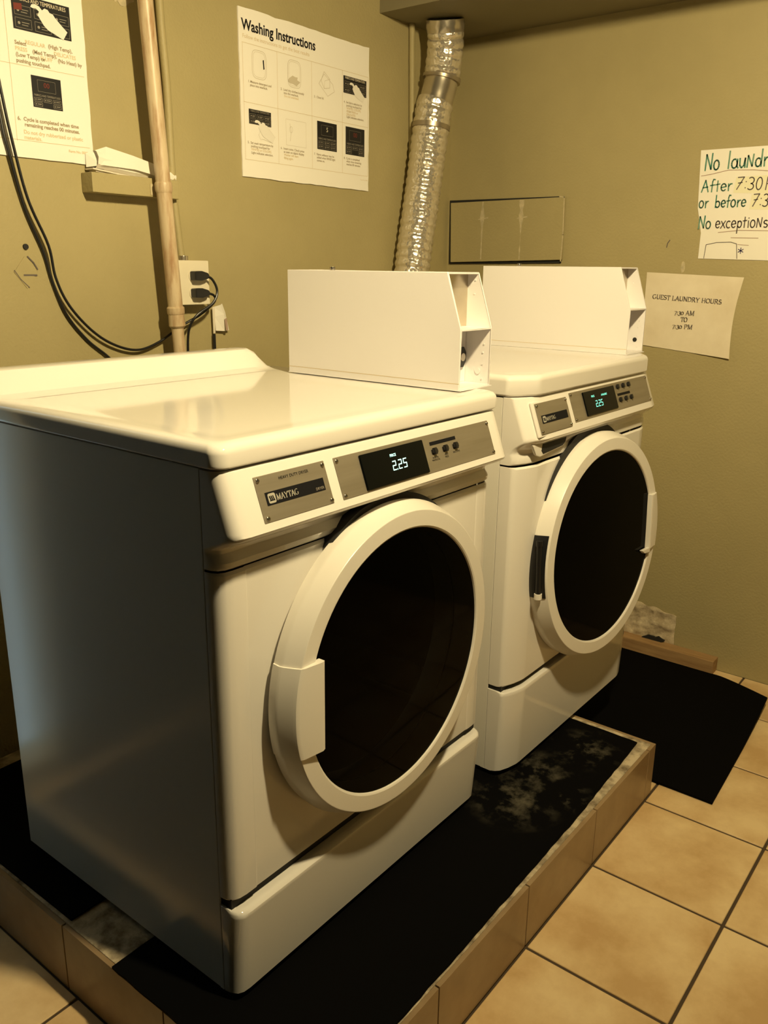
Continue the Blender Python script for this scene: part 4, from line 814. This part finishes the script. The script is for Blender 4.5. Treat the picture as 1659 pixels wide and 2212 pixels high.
ob = thing('outlet_box', (0.75, BACK_Y, 1.045), 'cream surface outlet box with two black plugs on the wall', 'outlet')
part('box', FB, 0.704, 0.796, 0.996, 1.098, 0.0, 0.040, 'ivory', ob, 0.004)
part('cover', FB, 0.701, 0.799, 0.993, 1.101, 0.040, 0.045, 'ivory', ob, 0.002)
for z in (1.064, 1.022): MB().cyl(FB, 0.748, z, 0.016, 0.045, 0.047, 24).build('socket', 'ivory', ob, 0.0006)
MB().cyl(FG, 0.7365, 0.958, 0.013, 1.098, 1.112, 16).build('connector', 'steel', ob, 0.001)
def cord(name, pts, r, label, plug=None):
    if plug is None: return tag(MB().tube(smoothpath(pts, 8), r, 10).build(name, 'black_plastic'), label, 'cable')
    t = thing(name, plug, label, 'cable'); MB().tube(smoothpath(pts, 8), r, 10).build('cord', 'black_plastic', t)
    x, y, z = plug; m = MB()
    FP = Frame((x, y, z), (1, 0, 0), (0, 0, 1))
    m.prism(FP, [(-0.013, -0.011), (0.010, -0.012), (0.030, -0.007), (0.034, 0.0), (0.030, 0.007), (0.010, 0.012), (-0.013, 0.011)], -0.004, 0.018); m.build('plug', 'black_plastic', t, 0.003); return t
cord('power_cord', [(0.774, 0.925, 1.022), (0.800, 0.922, 1.016), (0.806, 0.928, 0.998), (0.770, 0.945, 0.966), (0.715, 0.958, 0.938), (0.657, 0.964, 0.905), (0.591, 0.964, 0.888), (0.526, 0.964, 0.903), (0.467, 0.964, 0.939), (0.413, 0.964, 0.998), (0.385, 0.963, 1.059), (0.374, 0.962, 1.127), (0.336, 0.961, 1.22), (0.313, 0.960, 1.335), (0.300, 0.960, 1.429), (0.286, 0.960, 1.56), (0.280, 0.962, 1.75), (0.276, 0.966, CZ - 0.001)], 0.0031, 'black cable looping from the lower plug up across the poster', (0.748, 0.929, 1.022))
cord('power_cord', [(0.772, 0.920, 1.064), (0.790, 0.914, 1.056), (0.803, 0.911, 1.027), (0.787, 0.911, 0.997), (0.740, 0.921, 0.966), (0.724, 0.934, 0.93), (0.722, 0.940, 0.86), (0.722, 0.940, 0.76)], 0.0032, 'black cord dropping from the upper plug behind the dryer', (0.748, 0.929, 1.064))
cord('hanging_cable', [(0.262, 0.970, CZ - 0.001), (0.272, 0.968, 1.80), (0.284, 0.9680, 1.60), (0.298, 0.9690, 1.381), (0.309, 0.9690, 1.308), (0.334, 0.973, 1.201), (0.368, 0.974, 1.112), (0.383, 0.974, 1.049), (0.410, 0.974, 0.978), (0.458, 0.974, 0.918), (0.510, 0.972, 0.875), (0.545, 0.965, 0.83), (0.56, 0.96, 0.74)], 0.0030, 'black cable hanging down behind the dryer past the paint scar')
# wooden cleat and papers on it
cl = tag(part('wall_cleat', FB, 0.480, 0.719, 1.243, 1.285, 0.0, 0.042, 'wall', None, 0.002), 'short olive painted wooden cleat on the wall behind the pipe', 'cleat')
tag(part('pipe_strap', FB, 0.634, 0.657, 1.247, 1.272, 0.0422, 0.0440, 'patch', None, 0.0006), 'small metal strap holding the cream pipe to the cleat', 'strap')
pk = thing('paper_bundle', (0.6, 0.955, 1.285), 'folded bundle of white papers lying on the wall cleat', 'papers')
def packet(pts0, pts1, name, mat='paper_sign'):
    MB().loft([pts0, pts1], True, True).build(name, mat, pk, 0.0006)
rows = []
prof = [(0.0, 0.000), (0.014, -0.004), (0.026, 0.004), (0.030, 0.020), (0.022, 0.033), (0.010, 0.036), (-0.002, 0.030)]
m = MB(); n_ = 10
for i in range(n_ + 1):
    t = i / n_; x = 0.505 + 0.222 * t; z = 1.2985 - 0.014 * t; sc2 = 1 - 0.40 * t
    rows.append([Vector((x + (0.012 if k < 3 else -0.004) * (1 - t) * 0, 0.975 - a * sc2 * 0.9 - 0.004, z + b * sc2 + 0.0015 * math.sin(7 * t + k))) for k, (a, b) in enumerate(prof)])
m.loft(rows, True, False); o = m.build('folded_sheet', 'paper_sign', pk, smooth=20)
m = MB(); m.loft([[p + Vector((0, 0.0015, -0.0008)) for p in r] for r in rows[1:]], True, False); m.build('inner_sheet', 'tag_card', pk)
m = MB()
m.loft([[Vector((0.492, 0.974, 1.326)), Vector((0.530, 0.950, 1.342)), Vector((0.60, 0.948, 1.330)), Vector((0.66, 0.950, 1.318))], [Vector((0.490, 0.972, 1.297)), Vector((0.516, 0.945, 1.302)), Vector((0.60, 0.943, 1.300)), Vector((0.66, 0.946, 1.292))]]).build('loose_sheet', 'paper_sign', pk, smooth=0)
m = MB(); m.box(Frame((0.49, 0.962, 1.2935), (1, 0, -0.09), (0, 1, 0)), 0.0, 0.20, -0.016, 0.014, -0.002, 0.001); m.build('lower_sheet', 'tag_card', pk, smooth=0)
m = MB(); m.box(Frame((0.50, 0.965, 1.2895), (1, 0, -0.05), (0, 1, 0)), 0.0, 0.14, -0.014, 0.012, -0.002, 0.001); m.build('lower_sheet', 'tag_card', pk, smooth=0)
# folded tag below the outlet
tg = thing('paper_tag', (0.855, 0.965, 0.95), 'small folded card tag hanging below the outlet box', 'tag')
m = MB(); m.prism(FB, [(0.832, 0.984), (0.840, 0.984), (0.839, 0.916), (0.833, 0.916)], 0.012, 0.014); m.build('back_leaf', 'tag_card', tg, smooth=0)
m = MB(); m.loft([[FB.p(0.836, 0.984, 0.0125), FB.p(0.852, 0.989, 0.022), FB.p(0.866, 0.992, 0.014)], [FB.p(0.840, 0.958, 0.0125), FB.p(0.864, 0.965, 0.022), FB.p(0.877, 0.968, 0.013)], [FB.p(0.842, 0.922, 0.0125), FB.p(0.870, 0.920, 0.015), FB.p(0.889, 0.921, 0.012)]]); m.build('front_leaf', 'paper_sign', tg, smooth=0)
m = MB(); m.poly(FB, [(0.864, 0.952), (0.872, 0.955), (0.876, 0.922), (0.868, 0.922)], 0.0235); m.build('brown_stripe', 'ink_brown', tg, smooth=0)
m = MB(); m.prism(FB, [(0.832, 0.914), (0.840, 0.914), (0.840, 0.80), (0.832, 0.80)], 0.010, 0.013); m.build('strap', 'black_plastic', tg, smooth=0)

# ------------------------------------------------------------------ foil duct
duct = thing('foil_duct', (1.70, 0.85, SZ), 'crinkled silver foil exhaust duct rising to the soffit', 'duct')
path = smoothpath([(1.600, 0.910, 0.620), (1.615, 0.908, 0.850), (1.635, 0.905, 1.081), (1.682, 0.900, 1.348), (1.706, 0.888, 1.557), (1.718, 0.882, 1.609), (1.733, 0.875, 1.673), (1.727, 0.862, 1.756), (1.708, 0.852, SZ - 0.0005)], 40)
L = [0.0]
for a, b in zip(path[:-1], path[1:]): L.append(L[-1] + (b - a).length)
def at(s):
    for i in range(len(L) - 1):
        if L[i + 1] >= s: t = (s - L[i]) / (L[i + 1] - L[i]); return path[i].lerp(path[i + 1], t)
    return path[-1]
def s_of(z): return L[min(range(len(path)), key=lambda i: abs(path[i].z - z))]
def sleeve(name, za, zb, r, mat, rib=0.0, pitch=0.024, jag=0.0):
    s0, s1 = s_of(za), s_of(zb); n = max(4, int((s1 - s0) / (pitch / 6 if rib else 0.006))); pts, rad = [], []
    for i in range(n + 1):
        s = s0 + (s1 - s0) * i / n; pts.append(at(s)); ph = (s / pitch) % 1
        rad.append(r + rib * (abs(math.sin(math.pi * ph)) ** 0.5 - 0.5) + jag * noise.noise(Vector((s * 40, 0, 0))))
    m = MB(); m.tube(pts, r, 40, rad)
    if jag: m.v = [tuple(Vector(v) + Vector((noise.noise(Vector(v) * 55), noise.noise(Vector(v) * 55 + Vector((9, 0, 0))), 0)) * jag) for v in m.v]
    return m.build(name, mat, duct, smooth=60)
sleeve('lower_sleeve', 0.62, 1.527, 0.0560, 'foil', 0.0065, 0.026, 0.0010)
sleeve('middle_sleeve', 1.530, 1.595, 0.0560, 'foil', 0.0055, 0.026, 0.0018)
sleeve('connector', 1.585, 1.668, 0.0535, 'steel')
sleeve('upper_sleeve', 1.664, SZ, 0.0550, 'foil', 0.0050, 0.026, 0.0022)
for z in (1.524, 1.667): sleeve('clamp', z - 0.006, z + 0.006, 0.0605, 'clamp_steel')
sleeve('collar_tape', SZ - 0.032, SZ, 0.0580, 'steel', 0, 0.02, 0.003)
